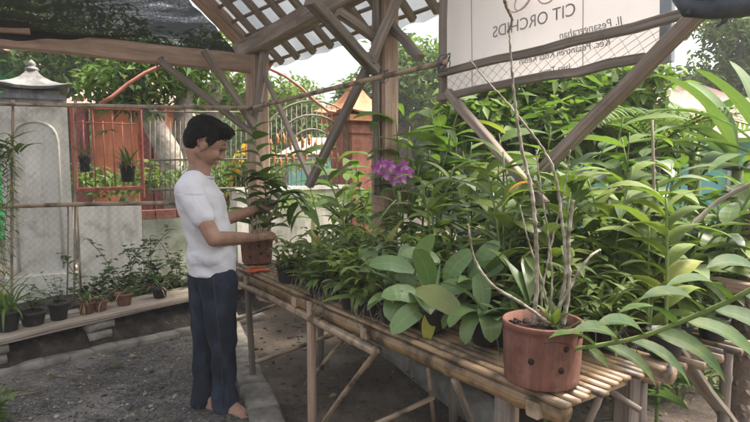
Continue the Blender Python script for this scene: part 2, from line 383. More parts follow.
# translucent roof sheet
m, n, b, o = new_mat('milky_roof_sheet'); v = coords(n)
c = ramp(n, [(.3, (.24, .265, .3)), (.6, (.37, .395, .43))], noisetex(n, v, 2.5, 5))
n.links.new(c, b.inputs['Base Color']); b.inputs['Roughness'].default_value = .5
tr = n.nodes.new('ShaderNodeBsdfTranslucent'); n.links.new(c, tr.inputs[0])
ms = n.nodes.new('ShaderNodeMixShader'); ms.inputs[0].default_value = .24
n.links.new(b.outputs[0], ms.inputs[1]); n.links.new(tr.outputs[0], ms.inputs[2]); n.links.new(ms.outputs[0], o.inputs[0]); MT['roof_sheet'] = m

# shade net: black weave with worn, lighter see-through streaks
m, n, b, o = new_mat('black_shade_net')
b.inputs['Base Color'].default_value = (.035, .037, .036, 1); b.inputs['Roughness'].default_value = 1.0; b.inputs['Specular IOR Level'].default_value = .05
v = coords(n, 'UV', (3.0, 26, 1)); f1 = noisetex(n, v, 1.0, 5, .65)
f2 = noisetex(n, coords(n, 'UV', (120, 120, 1)), 1.0, 2)
mu = n.nodes.new('ShaderNodeMath'); mu.operation = 'ADD'; n.links.new(f1, mu.inputs[0])
m2 = n.nodes.new('ShaderNodeMath'); m2.operation = 'MULTIPLY'; n.links.new(f2, m2.inputs[0]); m2.inputs[1].default_value = .45
n.links.new(m2.outputs[0], mu.inputs[1])
fac = ramp(n, [(.68, (.025,) * 3), (.84, (.12,) * 3), (.97, (.55,) * 3)], mu.outputs[0])
tp = n.nodes.new('ShaderNodeBsdfTransparent'); ms = n.nodes.new('ShaderNodeMixShader')
n.links.new(fac, ms.inputs[0]); n.links.new(b.outputs[0], ms.inputs[1]); n.links.new(tp.outputs[0], ms.inputs[2]); n.links.new(ms.outputs[0], o.inputs[0])
MT['net'] = m

# ground
m, n, b, o = new_mat('brown_soil'); v = coords(n)
f = noisetex(n, v, 2.3, 8, .62); g2 = noisetex(n, v, 38, 6, .7)
c = mix(n, .45, ramp(n, [(.36, (.03, .02, .015)), (.5, (.085, .062, .046)), (.64, (.21, .17, .135))], f), ramp(n, [(.3, (.03, .022, .017)), (.55, (.1, .076, .058)), (.75, (.27, .22, .18))], g2))
n.links.new(c, b.inputs['Base Color']); b.inputs['Roughness'].default_value = .95; bump(n, b, g2, .9, .03); MT['ground'] = m
m, n, b, o = new_mat('charcoal_gravel'); v = coords(n)
vo = n.nodes.new('ShaderNodeTexVoronoi'); vo.inputs['Scale'].default_value = 85; n.links.new(v, vo.inputs['Vector'])
f = noisetex(n, v, 2.6, 9, .68)
rs = n.nodes.new('ShaderNodeSeparateColor'); n.links.new(vo.outputs['Color'], rs.inputs[0])
c = mix(n, .5, ramp(n, [(.42, (.007, .005, .004)), (.5, (.034, .026, .02)), (.6, (.16, .138, .118))], f), ramp(n, [(0, (.025, .021, .018)), (.6, (.085, .078, .072)), (1, (.23, .215, .2))], rs.outputs[0]))
n.links.new(c, b.inputs['Base Color']); b.inputs['Roughness'].default_value = .9; bump(n, b, vo.outputs['Distance'], .8, .012); MT['gravel'] = m

# ------------------------------------------------------------------ layout lines
Z_T = .76
T0 = gnd(240, 267, Z_T); T1 = gnd(568, 402, Z_T)          # front edge of the bamboo table
U = (T1 - T0); TL = U.length; U.normalize()                 # along the table, towards the viewer's right
Vv = Vector((-U.y, U.x, 0))                                 # across it, away from the viewer
def tab(s, t, z=Z_T): return T0 + U * s + Vv * t + Vector((0, 0, z - Z_T))
def on_line(px, py, off):
    """point on the line parallel to the table at distance off behind its front edge, seen in column px"""
    r = ray(px, py); k = r.x / r.y
    P = T0 + Vv * off
    s = (k * P.y - P.x) / (U.x - k * U.y)
    return P + U * s, s
A, sA = on_line(258, 120, .62); B, sB = on_line(385, 120, .64)
A = at(258, 120, 5.6); B = at(385, 120, 4.4); A.z = 0; B.z = 0
def hz(px, py, d): return at(px, py, d).z

# ------------------------------------------------------------------ ground, gravel, kerbs
g = M(); N = 60
def gh(x, y): return .012 * noise.noise(Vector((x * 1.7, y * 1.7, 0))) - .0
XS = [-60, -40, -25, -12] + [-6 + .3 * i for i in range(41)] + [12, 25, 40, 60]
YS = [-20, -6, -1] + [0 + .25 * i for i in range(37)] + [12, 20, 40, 60]
for y in YS:
    for x in XS: g.v.append(Vector((x, y, gh(x, y) if abs(x) < 7 and 0 < y < 10 else 0)))
nx = len(XS)
for j in range(len(YS) - 1):
    for i in range(nx - 1): g.face([j * nx + i, j * nx + i + 1, (j + 1) * nx + i + 1, (j + 1) * nx + i])
struct(g.build('ground', MT['ground']))
# gravel yard in front of the shelf, bounded by the paving edge on the right
e0, e1 = gnd(-60, 388), gnd(250, 322)
r0, r1 = gnd(238, 345), gnd(266, 430)
g = M()
quad = [Vector((-4.5, 1.2, 0)), r1 + (r1 - r0) * 1.6, r0 + Vector((-.05, .25, 0)), e1, e0 + (e0 - e1) * .3]
NS = 40
def bil(a, b_, c_, d_, s, t): return a.lerp(b_, s).lerp(d_.lerp(c_, s), t)
ga, gb, gc, gd = Vector((-4.6, 1.0, 0)), r1 + (r1 - r0) * 1.6, r0 + (r0 - r1) * .4, e0 + (e0 - e1) * .6
for j in range(NS + 1):
    for i in range(NS + 1):
        p = bil(ga, gb, gc, gd, i / NS, j / NS)
        p.z = .018 + gh(p.x, p.y) + .012 * noise.noise(Vector((p.x * 5, p.y * 5, 3)))
        g.v.append(p)
for j in range(NS):
    for i in range(NS):
        o = j * (NS + 1) + i; g.face([o, o + 1, o + NS + 2, o + NS + 1])
struct(g.build('gravel_yard', MT['gravel']))
def scatter(n, fn, z, size, m, flat=.5):
    for _ in range(n):
        p = fn(); r = size * rnd.uniform(.4, 1.4)
        m.ball((p.x, p.y, z + r * .25), (r, r * rnd.uniform(.6, 1), r * flat), 6, 4, Quaternion((0, 0, 1), rnd.random() * 6).to_matrix())
peb = M()
for n__, r__ in ((7000, .0055), (2200, .009), (350, .015)): scatter(n__, lambda: bil(ga, gb, gc, gd, rnd.random() ** .7, rnd.random()), .016, r__, peb)
MT['pebble'] = mat_noise('dark_pebble', [(.36, (.02, .017, .015)), (.5, (.075, .068, .062)), (.64, (.3, .285, .265))], 11, .9, 0)
struct(peb.build('gravel', MT['pebble'], smooth=True), 'stuff')
lit = M()
for _ in range(700):
    p = bil(ga, gb, gc, gd, rnd.random() ** .6, rnd.random()) if rnd.random() < .6 else gnd(rnd.uniform(240, 700), rnd.uniform(290, 430))
    q = Quaternion((0, 0, 1), rnd.random() * 6.3) @ Quaternion((1, 0, 0), rnd.uniform(-.5, .5))
    lit.flake((p.x, p.y, .035 + rnd.random() * .01), rnd.uniform(.02, .07), rnd.uniform(.012, .03), q.to_matrix())
for px_, py_ in ((105, 372),):
    p = gnd(px_, py_); lit.leaf((p.x, p.y, .045), Vector((1, rnd.uniform(-.6, .6), .1)), .13, .06, .3, .3, 'lance', 5)
for _ in range(60):
    p = bil(ga, gb, gc, gd, rnd.random() ** .6, rnd.random()); d_ = rnd.random() * 6.28; lit.tube([(p.x, p.y, .03), (p.x + .09 * math.cos(d_), p.y + .09 * math.sin(d_), .034), (p.x + .16 * math.cos(d_ + .3), p.y + .16 * math.sin(d_ + .3), .03)], .003, 4)
struct(lit.build('leaf_litter', MT['litter']), 'stuff')
clod = M(); scatter(900, lambda: gnd(rnd.uniform(240, 660), rnd.uniform(285, 430)), 0, .014, clod, .6)
struct(clod.build('soil_crumbs', MT['ground']), 'stuff')

# low mortar kerb along the shelf
k = M(); a, b_ = gnd(-40, 386), gnd(262, 319); nseg = 14
for i in range(nseg):
    p, q = a.lerp(b_, i / nseg), a.lerp(b_, (i + .998) / nseg)
    k.bar(p + Vector((0, 0, .025)), q + Vector((0, 0, .025 + rnd.uniform(-.006, .006))), .11 + rnd.uniform(-.005, .005), .07, n=3, wob=.004, bev=.1)
tag(k.build('garden_kerb', MT['concrete'], loc=a), 'low pale mortar kerb along the foot of the plank shelf', 'kerb')

# paving stones by the man's feet
for i in range(7):
    t0, t1 = i / 7, (i + .93) / 7
    st = gnd(226, 318); en = gnd(276, 450)
    s_ = M(); p = st.lerp(en, t0); q = st.lerp(en, t1)
    s_.bar(p + Vector((0, 0, .03)), q + Vector((0, 0, .03 + rnd.uniform(-.008, .008))), .17 + rnd.uniform(-.02, .02), .085, n=2, wob=.006, bev=.2)
    tag(s_.build('edging_stone', MT['paver'], loc=(p + q) / 2), ['edging stone farthest back, hidden behind the jeans', 'edging stone second from the far end of the soil border', 'edging stone touching the thin dark table leg', 'edging stone just right of the jeans at shin height', 'edging stone beside the trouser hem', 'edging stone beside the man\'s bare toes', 'edging stone nearest the viewer, cut by the bottom edge'][i], 'edging stone', 'edging stones between gravel and soil')
# concrete blocks on the far side of the soil bed
cs, ce = gnd(306, 292), gnd(500, 436)
for i, lab in enumerate(['dirty concrete kerb block farthest back under the bamboo table', 'dirty concrete kerb block second back under the table', 'chipped concrete kerb block under the broad-leaved orchids', 'chipped concrete kerb block nearest the viewer beneath the table']):
    p, q = cs.lerp(ce, i / 4), cs.lerp(ce, (i + .96) / 4)
    s_ = M(); s_.bar(p + Vector((0, 0, .06)), q + Vector((0, 0, .06)), .16, .15, n=4, wob=.006, bev=.15)
    tag(s_.build('kerb_block', MT['concrete'], loc=(p + q) / 2), lab, 'kerb block', 'concrete kerb blocks under the table')

# ------------------------------------------------------------------ pergola: timber frame, roof
PG = thing('timber_shelter', 'weathered timber shelter frame with a milky sheet roof over the orchid table', 'shelter', (A + B) / 2)
def pbar(name, p0, p1, w_, h_, mat='wood', n=4, wob=.004, up=(0, 0, 1)):
    m_ = M(); m_.bar(p0, p1, w_, h_, up, n, wob); return m_.build(name, MT[mat], PG, smooth=False)
dA, dB = A.y, B.y
zA = hz(255, 50, dA); zB = hz(385, -12, dB)
pbar('post', A, Vector((A.x, A.y, zA)), .19, .17, 'wood_warm', 8, up=Vv)
pbar('post', B, Vector((B.x, B.y, zB)), .165, .15, 'wood_warm', 8, up=Vv)
pbar('splint', at(377, 195, dB - .1), at(376, 0, dB - .1), .045, .05, 'wood_dark', 5)
pbar('post_splice', at(254, 128, dA - .13), at(266, 44, dA - .13), .1, .07, 'wood', 4)
# purlin over the posts
P0 = at(240, 53, dA + .12) ; P1 = at(362, -12, 4.35)
pbar('purlin', P0 + (P0 - P1) * .03, P1 + (P1 - P0) * 1.6, .13, .16, 'wood', 8)
# tie beam to the left
bl, br = at(-60, 31, 4.6), at(258, 65, dA - .03)
pbar('tie_beam', bl, br, .1, .165, 'wood_warm', 8)
pbar('tie_beam', at(-60, 20, 4.5), at(30, 28, 4.75), .07, .1, 'wood_warm', 3)
# braces
for name, p, q, w_, mt in [
    ('brace', at(158, 60, dA - .45), at(256, 136, dA - .14), .07, 'wood_dark'),
    ('brace', at(204, 50, dA - .4), at(254, 126, dA - .17), .07, 'wood'),
    ('brace', at(263, 72, dA - .1), at(313, 184, dB + .2), .042, 'wood'),
    ('brace', at(368, 66, dB - .12), at(309, 186, dB + .15), .068, 'wood_dark'),
    ('brace', at(310, 0, dB - .7), at(375, 70, dB - .14), .085, 'wood_dark'),
    ('brace', at(338, 12, dB - .3), at(378, 40, dB - .1), .075, 'wood'),
    ('brace', at(399, -6, dB - .2), at(371, 62, dB - .19), .09, 'wood'),
    ('brace', at(390, 24, dB - .05), at(420, 58, dB - .3), .07, 'wood_dark')]:
    pbar(name, p, q, w_, w_ * .8, mt, 4)
# roof plane
E0 = at(266, 66, dA + .55); E2 = at(447, 6, dB + .2); EU = (E2 - E0).normalized(); EV = Vector((-EU.y, EU.x, 0)).normalized()
zE = E0.z
RK = .74
def roof(s, t, lift=0): return E0 + EU * s - EV * t + Vector((0, 0, RK * t + lift))
m_ = M()
smin, smax, tmax = .02, 4.0, 2.7
nS, nT = 44, 10
for j in range(nT + 1):
    for i in range(nS + 1):
        s, t = smin + (smax - smin) * i / nS, -.1 + (tmax + .1) * j / nT
        m_.v.append(roof(s, t, .055 + .012 * math.sin(s * 21) + .01 * noise.noise(Vector((s * 3, t * 3, 0)))))
for j in range(nT):
    for i in range(nS):
        o = j * (nS + 1) + i; m_.face([o, o + 1, o + nS + 2, o + nS + 1])
m_.build('roof_sheet', MT['roof_sheet'], PG)
nrm = Vector((EV.x * RK, EV.y * RK, 1)).normalized()
for i in range(17):
    s = .0 + i * .245
    pbar('rafter', roof(s, -.02), roof(s, tmax), .055 if i else .13, .06 if i else .15, 'wood' if i else 'wood_warm', 4, up=nrm)
for j in range(18):
    t = -.01 + j * .15
    pbar('lath', roof(0, t, .034), roof(smax, t + rnd.uniform(-.02, .02), .034), .03, .022, 'wood', 8, up=nrm)
# sign rails and lower V brace
Ls, _ = on_line(446, 90, .70); Rs, _ = on_line(655, 60, .70)
dLs, dRs = Ls.y, Rs.y
dr = lambda px: on_line(px, 60, .66)[0].y
pbar('rail', at(440, 74, dr(440)), at(712, 8, dr(712)), .03, .036, 'wood_dark', 10, .006)
pbar('rail', at(438, 98, dr(438)), at(645, 58, dr(645)), .03, .036, 'wood_dark', 8, .006)
pbar('sign_post', at(443, 104, dr(443) + .02), at(443, -60, dr(443) + .02), .035, .04, 'wood_dark', 4)
pbar('brace', at(448, 92, dr(448) - .03), at(545, 205, dr(545)), .045, .04, 'wood', 5)
pbar('brace', at(700, 12, dr(700) - .04), at(545, 168, dr(545)), .055, .045, 'wood', 5)
pbar('rail', at(520, 212, 2.9), at(660, 330, 2.3), .03, .03, 'wood_pale', 4)
# bamboo pole from post to sign
def bamboo(m_, p, q, r, node=.24, n=8, r1=None, sag=0):
    p, q = Vector(p), Vector(q); L = (q - p).length; k = max(1, int(L / node)); pts = []; rad = []
    r1 = r1 or r; ph = rnd.uniform(.3, .7) / k
    bend = Vector((rnd.uniform(-1, 1), rnd.uniform(-1, 1), rnd.uniform(-1, 1))) * .006 * L
    for i in range(k + 1):
        for dt, f in ((-.02, 1), (-.006, 1.12), (.006, 1.12), (.02, .98)):
            t = (i + ph * k * 0 + .5) / k + dt * node / L * 4
            if not 0 < t < 1: continue
            pts.append(p.lerp(q, t) + (bend + Vector((0, 0, -sag))) * math.sin(math.pi * t)); rad.append((r + (r1 - r) * t) * f)
    pts = [p] + pts + [q]; rad = [r] + rad + [r1]
    m_.tube(pts, rad, n)
m_ = M(); bamboo(m_, at(250, 109, dA - .2), at(446, 62, dr(446) - .16), .02, .3, r1=.014)
m_.build('bamboo_rail', MT['bamboo_old'], PG)

for px, py, d_ in ((262, 107, dA - .2), (384, 77, 3.75), (444, 63, dr(444) - .14), (312, 182, dB + .15), (160, 62, dA - .45)):
    c_ = at(px, py, d_); m_ = M()
    for i in range(3):
        pts = [c_ + Vector((.03 * math.cos(a_ * .63 + i), .03 * math.sin(a_ * .63 + i), .045 * math.sin(a_ * .63 + i * 2))) for a_ in range(11)]; m_.tube(pts, .003, 4)
    m_.build('lashing', MT['tarp'], PG)
# shade net on the left
m_ = M(); c00, c10, c11, c01 = at(-70, 36, 4.55), at(244, 60, dA - .02), roof(-.06, 2.5, .06), at(-120, -190, 3.2)
nI, nJ = 60, 30
for j in range(nJ + 1):
    for i in range(nI + 1):
        s, t = i / nI, j / nJ
        p = bil(c00, c10, c11, c01, s, t)
        p.z += .05 * noise.noise(Vector((s * 2.5, t * 22, 1))) + .03 * noise.noise(Vector((s * 9, t * 9, 5))) - .12 * math.sin(math.pi * s) * math.sin(math.pi * t)
        m_.v.append(p)
for j in range(nJ):
    for i in range(nI):
        o = j * (nI + 1) + i
        m_.face([o, o + 1, o + nI + 2, o + nI + 1], [(i / nI, j / nJ), ((i + 1) / nI, j / nJ), ((i + 1) / nI, (j + 1) / nJ), (i / nI, (j + 1) / nJ)])
tag(m_.build('shade_net', MT['net'], loc=c00), 'sagging black shade net above the long beam at upper left', 'shade net')

# ------------------------------------------------------------------ banner, seen from behind (print shows through mirrored)
dS = lambda px: on_line(px, 60, .74)[0].y
b00, b10 = at(447, 97, dS(447)), at(662, 58, dS(662))
bu = (b10 - b00); BW = bu.length; bu.normalize(); bup = Vector((0, 0, 1)); bup = (bup - bu * bup.dot(bu)).normalized()
bn = bu.cross(bup).normalized()                              # towards the viewer
if bn.y > 0: bn = -bn
BN = thing('banner_sign', 'white vinyl orchid banner seen from behind with mirrored lettering', 'banner', b00)
BH = 1.0
m_ = M(); nI, nJ = 24, 16
for j in range(nJ + 1):
    for i in range(nI + 1):
        s, t = i / nI, j / nJ
        m_.v.append(b00 + bu * BW * s + bup * BH * t + bn * (.006 * math.sin(s * 9 + t * 3) * math.sin(math.pi * s) - .004))
for j in range(nJ):
    for i in range(nI):
        o = j * (nI + 1) + i; m_.face([o, o + 1, o + nI + 2, o + nI + 1])
m_.build('panel', MT['banner'], BN)
m_ = M(); m_.bar(b10 + bu * .018 - bup * .02, b10 + bu * .018 + bup * BH, .045, .03, up=bn)
m_.build('frame', MT['alu'], BN, smooth=False)
for off in (.17, .72):
    m_ = M(); m_.tube([b00 + bu * BW * off + bn * .009, b00 + bu * BW * off + bup * BH + bn * .009], .0016, 5)
    m_.build('cord', MT['wood_dark'], BN)
def text_mesh(txt, size, origin, mat, name='lettering', sh=0):
    """mirrored text: reads right to left from the viewer's side, starts at origin"""
    cu = bpy.data.curves.new('lettering', 'FONT'); cu.body = txt; cu.size = size; cu.extrude = .0006
    cu.shear = sh
    to = bpy.data.objects.new('tmp', cu); col.objects.link(to)
    dg = bpy.context.evaluated_depsgraph_get(); me = bpy.data.meshes.new_from_object(to.evaluated_get(dg))
    bpy.data.objects.remove(to)
    mm = M()
    for v_ in me.vertices: mm.v.append(origin - bu * v_.co.x + bup * v_.co.y + bn * (.0075 + v_.co.z))
    for p in me.polygons: mm.face(list(p.vertices))
    return mm.build(name, mat, BN, smooth=False)
def bpt(px, py):
    """banner point behind a picture position"""
    r = ray(px, py); O = Vector((0, 0, CAM_H)); k = (b00 - O).dot(bn) / r.dot(bn); return O + r * k
text_mesh('CIT ORCHIDS', .076, bpt(577, 15), MT['ink'])
text_mesh('Jl. Pesanggrahan', .046, bpt(624, 24), MT['ink'], sh=.15)
text_mesh('Kec. Pesantren Kota Kediri', .042, bpt(612, 45), MT['ink'], sh=.15)
text_mesh('Jawa Timur', .036, bpt(572, 69), MT['ink'], sh=.15)
m_ = M()
def loop(c, rx, ry, a0, a1, rot):
    pts = []
    for i in range(15):
        an = a0 + (a1 - a0) * i / 14
        x, y = rx * math.cos(an), ry * math.sin(an)
        pts.append(c + bu * (x * math.cos(rot) - y * math.sin(rot)) + bup * (x * math.sin(rot) + y * math.cos(rot)) + bn * .007)
    m_.tube(pts, .0035, 5)
loop(bpt(524, 0), .055, .035, 0, 6.28, .6); loop(bpt(520, -2), .075, .055, 2.6, 6.0, .4); loop(bpt(548, -6), .05, .04, 3.0, 6.4, 0); loop(bpt(532, -20), .05, .07, 0, 6.28, 0)
m_.build('logo', MT['ink_pink'], BN)

def chain(m_, c00, c10, c11, c01, cell=.05, r=.0011):
    W_ = (c10 - c00).length; H_ = max((c01 - c00).length, (c11 - c10).length)
    nw, nh = max(2, int(W_ / cell)), max(2, int(H_ / cell * 2))
    for i in range(nw + 1):
        pts = []
        for j in range(nh + 1):
            s = (i + (.5 if j % 2 else 0) * (1 if True else 0)) / (nw + .5); s2 = s
            pts.append(bil(c00, c10, c11, c01, min(1, s2), j / nh))
        m_.tube(pts, r, 3, False)
        pts = []
        for j in range(nh + 1):
            s = (i - (.5 if j % 2 else 0)) / (nw + .5)
            pts.append(bil(c00, c10, c11, c01, max(0, s), j / nh) + Vector((0, 0, 0)))
        m_.tube(pts, r, 3, False)
m_ = M(); dm = lambda px: on_line(px, 60, .685)[0].y
chain(m_, at(445, 99, dm(445)), at(655, 58, dm(655)), at(690, 14, dm(690)), at(440, 73, dm(440)), .055, .0013)
tag(m_.build('wire_mesh', MT['wire'], loc=at(445, 99, dm(445))), 'chain-link wire strip stretched between the two rails below the banner', 'wire mesh')
# dark tarp roll hung over the rail end
m_ = M(); pts = [at(678, -4, 1.75), at(690, 6, 1.72), at(712, 9, 1.68), at(740, 5, 1.64), at(775, 0, 1.6)]
m_.tube(pts, [.02, .034, .03, .036, .03], 10)
m_.tube([at(686, -10, 1.75), at(700, -8, 1.7), at(775, -14, 1.6)], [.03, .04, .04], 10)
m_.tube([at(693, 4, 1.7), at(689, 13, 1.7), at(684, 15, 1.71)], [.012, .008, .003], 6)
m_.tube([at(730, 6, 1.65), at(724, 22, 1.66), at(716, 27, 1.67)], [.01, .007, .002], 6)
me_ = m_.build('tarp', MT['tarp'], loc=pts[0]); tag(me_, 'rolled dark tarpaulin along the top right roof edge', 'tarpaulin')

# ------------------------------------------------------------------ left chain-link fence with bamboo rails
FN = thing('wire_fence', 'thin chain-link fence on bamboo rails in front of the white pillar', 'fence', at(0, 330, 4.75))
fl = lambda px: 4.62 + .7 * (px + 40) / 300
for y0, y1, px0, px1, r in ((103, 108, -40, 262, .016), (208, 203, -40, 186, .019)):
    m_ = M(); bamboo(m_, at(px0, y0, fl(px0)), at(px1, y1, fl(px1)), r, .3); m_.build('rail', MT['bamboo_old'], FN)
for px, y0, y1, r in ((74, 100, 300, .009), (67, 205, 296, .007), (12, 100, 310, .012), (184, 104, 206, .006)):
    m_ = M(); bamboo(m_, at(px, y1, fl(px) + .03), at(px + 1, y0, fl(px) + .03), r, .3, 6); m_.build('stake', MT['bamboo_old'], FN)
m_ = M(); chain(m_, at(-40, 300, fl(-40) + .02), at(180, 282, fl(180) + .02), at(180, 105, fl(180) + .02), at(-40, 103, fl(-40) + .02), .06, .0009)
m_.build('wire_mesh', MT['wire'], FN)

# ------------------------------------------------------------------ white pillar and garden wall
PD = 4.95
pl, pr = at(6, 250, PD), at(74, 250, PD + .25)
pc = (pl + pr) / 2; pc.z = 0; pdv = (pr - pl); PW = pdv.length; pdv.z = 0; pdv.normalize(); pbv = Vector((-pdv.y, pdv.x, 0))
prot = Matrix((pdv, pbv, (0, 0, 1))).transposed()
WP = thing('gate_pillar', 'white limewashed pillar with a flared grey pagoda cap at far left', 'pillar', pc)
ztop = hz(40, 103, PD + .05)
m_ = M(); m_.box(pc + pbv * .2 + Vector((0, 0, ztop / 2)), (PW, .4, ztop), prot)
m_.box(pc + pbv * .2 + Vector((0, 0, .2)), (PW + .05, .45, .4), prot)
m_.build('shaft', MT['whitewall'], WP, smooth=False)
m_ = M(); pts = []
hw = PW * .33
for x, z in [(-hw, .45), (-hw, ztop - .32)] + [(-hw * math.cos(math.pi * i / 10) * (.97), ztop - .32 + .17 * math.sin(math.pi * i / 10) ** .8) for i in range(1, 10)] + [(hw, ztop - .32), (hw, .45)]:
    pts.append(pc + pdv * x - pbv * .006 + Vector((0, 0, z)))
m_.tube(pts, .014, 6); m_.build('moulding', MT['whitewall'], WP)
# cap: stacked slabs then a concave hipped roof with finial
m_ = M(); cc = pc + pbv * .2
zc = ztop
m_.box(cc + Vector((0, 0, zc + .02)), (PW * .9, .42, .04), prot)
m_.box(cc + Vector((0, 0, zc + .06)), (PW * 1.0, .46, .04), prot)
m_.box(cc + Vector((0, 0, zc + .1)), (PW * .82, .38, .045), prot)
prof = [(.53, .12), (.55, .145), (.42, .165), (.3, .195), (.19, .235), (.12, .275), (.08, .31)]
ring = []
for k_, (r, z) in enumerate(prof):
    for a_ in range(16):
        an = 2 * math.pi * a_ / 16 + math.pi / 4 * 0
        ca, sa = math.cos(an), math.sin(an); q = max(abs(ca), abs(sa))
        corner = (1 / q - 1) / .414
        x, y = ca / q * r * PW, sa / q * r * .42 * 1.2
        m_.v.append(cc + pdv * x + pbv * y + Vector((0, 0, zc + z + corner * .05 * (1 - k_ / 6) ** 2)))
base = len(m_.v) - len(prof) * 16
for k_ in range(len(prof) - 1):
    for a_ in range(16):
        o = base + k_ * 16; m_.face([o + a_, o + (a_ + 1) % 16, o + 16 + (a_ + 1) % 16, o + 16 + a_])
m_.face([base + a_ for a_ in reversed(range(16))])
m_.build('cap', MT['slate'], WP, smooth=False)
m_ = M(); m_.lathe(cc + Vector((0, 0, zc + .305)), [(.045, 0), (.06, .012), (.045, .03), (.025, .04), (.038, .055), (.025, .08), (.004, .1)], 12)
m_.build('finial', MT['slate'], WP)
# wall line runs to the right and away from the pillar
WE = at(345, 235, 6.9); WE.z = 0
wd = (WE - pc); WL = wd.length; wd.normalize(); wb = Vector((-wd.y, wd.x, 0)); wrot = Matrix((wd, wb, (0, 0, 1))).transposed()
def wpt(s, z, back=0): return pc + wd * s + wb * back + Vector((0, 0, z))
def ws(px):
    r = ray(px, 150); k_ = r.x / r.y; return (k_ * pc.y - pc.x) / (wd.x - k_ * wd.y)
GW = thing('garden_wall', 'low mossy limewashed garden wall behind the shelf of pots', 'wall', wpt(.5, 0))
def wz(px, py): return at(px, py, wpt(ws(px), 0).y).z
s1, s2, s3, s4 = ws(76), ws(140), ws(236), ws(352)
h1, h2 = wz(100, 204), wz(200, 217)
m_ = M(); m_.box(wpt((s1 + s2) / 2, h1 / 2, .1), (s2 - s1, .14, h1), wrot); m_.build('wall_panel', MT['whitewall'], GW, smooth=False)
m_ = M(); m_.box(wpt((s2 + s3) / 2 + .01, h2 / 2, .12), (s3 - s2, .14, h2), wrot); m_.build('wall_panel', MT['mosswall'], GW, smooth=False)
m_ = M()
for i in range(4): m_.box(wpt(s2 + .03 + .21 * i, h2 + .045, .11), (.2, .12, .085), wrot)
m_.build('brick_course', MT['redbrick'], GW, smooth=False)
h3 = wz(330, 189)
m_ = M(); m_.box(wpt((s3 + s4) / 2 + .01, h3 / 2, .14), (s4 - s3, .2, h3), wrot); m_.box(wpt((s3 + s4) / 2 + .01, h3 + .02, .14), (s4 - s3 + .02, .26, .04), wrot); m_.build('wall_panel', MT['whitewall'], GW, smooth=False)
# steel fence panel set in the wall
FP = thing('steel_fence_panel', 'red oxide steel fence panel with thin bars right of the white pillar', 'fence panel', wpt(s1, h1))
sa, sb = ws(75), ws(143); z0, z1 = wz(75, 190), wz(75, 106)
m_ = M()
m_.bar(wpt(sa, z0 - .02, .06), wpt(sa, z1, .06), .035, .035); m_.bar(wpt(sb, z0 - .1, .06), wpt(sb, z1, .06), .03, .03)
m_.bar(wpt(sa, z0, .06), wpt(sb, z0, .06), .035, .035); m_.bar(wpt(sa, z1, .06), wpt(sb, z1, .06), .03, .03)
m_.build('frame', MT['steel_red'], FP, smooth=False)
m_ = M()
for i in range(1, 7):
    s = sa + (sb - sa) * i / 7; m_.tube([wpt(s, z0, .06), wpt(s, z1 - (.12 if i % 2 else .0), .06)], .006, 5)
m_.tube([wpt(sa, z1 - .14, .06), wpt(sb, z1 - .14, .06)], .006, 5)
m_.build('bars', MT['steel_red'], FP)
# arched gate: big red pipe arch, fan of arcs, bars with ochre tips
GT = thing('arched_gate', 'tall iron gate with a faded red arched top rail and ochre bar tips', 'gate', wpt(ws(250), 0))
def gp(px, py): 
    d_ = wpt(ws(px), 0, .1).y; return at(px, py, d_)
m_ = M()
arch = [(100, 104), (112, 97), (128, 84), (145, 73), (165, 64), (190, 58), (215, 56), (240, 59), (268, 68), (285, 76), (300, 87), (315, 101), (328, 111), (340, 113), (352, 113)]
m_.tube([gp(*a_) for a_ in arch], .018, 8)
m_.build('arch_rail', MT['steel_pipe'], GT)
m_ = M()
for k_ in range(3):
    c_ = 312; rad = 52 - 15 * k_
    m_.tube([gp(c_ - rad * math.cos(math.pi * i / 14), 150 - (rad * .95) * math.sin(math.pi * i / 14)) for i in range(15)], .011, 6)
m_.tube([gp(150, 112), gp(250, 112)], .01, 6); m_.tube([gp(150, 190), gp(350, 186)], .014, 6); m_.tube([gp(150, 160), gp(350, 158)], .01, 6)
m_.tube([gp(252, 62), gp(256, 205)], .025, 6); m_.tube([gp(350, 113), gp(352, 205)], .03, 6)
m_.build('arcs', MT['iron'], GT)
m_ = M()
for i in range(40):
    px = 150 + i * 5.05
    top = 118 if px < 252 else 150 - 50 * math.sqrt(max(0, 1 - ((px - 312) / 58) ** 2))
    m_.tube([gp(px, 200), gp(px, top + 3)], .005, 4)
m_.build('bars', MT['iron'], GT)
for i in range(26):
    m_ = M(); px = 258 + (i % 13) * 6.4 + (i // 13) * 3; py = 143 + (i // 13) * 17 + rnd.uniform(-6, 6)
    c_ = gp(px, py); m_.lathe(c_ - Vector((0, 0, .06)), [(.004, 0), (.02, .03), (.014, .05), (.024, .07), (.004, .13)], 6)
    m_.build('ornament', MT['gold'], GT)
# pagoda-capped brick pillar
gpc = wpt(ws(366), 0, .25)
BP = thing('gate_pillar', 'red brick gate pillar with an orange tiled pagoda roof', 'pillar', gpc)
zb = at(366, 122, gpc.y).z; pw = .4
m_ = M(); m_.box(gpc + Vector((0, 0, zb / 2)), (pw, .5, zb), wrot); m_.box(gpc + Vector((0, 0, zb - .1)) + wd * .0, (pw * 1.12, .56, .1), wrot)
m_.build('shaft', MT['redbrick'], BP, smooth=False)
m_ = M(); m_.box(gpc + wd * .4 + wb * .15 + Vector((0, 0, (zb - .12) / 2)), (.55, .22, zb - .12), wrot); m_.build('side_wall', MT['redbrick'], BP, smooth=False)
m_ = M()
m_.box(gpc + Vector((0, 0, zb + .03)), (pw * 1.5, .72, .07), wrot); m_.build('eave_trim', MT['petal_yellow'] if False else MT['gold'], BP, smooth=False)
m_ = M(); prof = [(.92, 0), (.95, .03), (.66, .08), (.46, .15), (.3, .24), (.2, .31)]
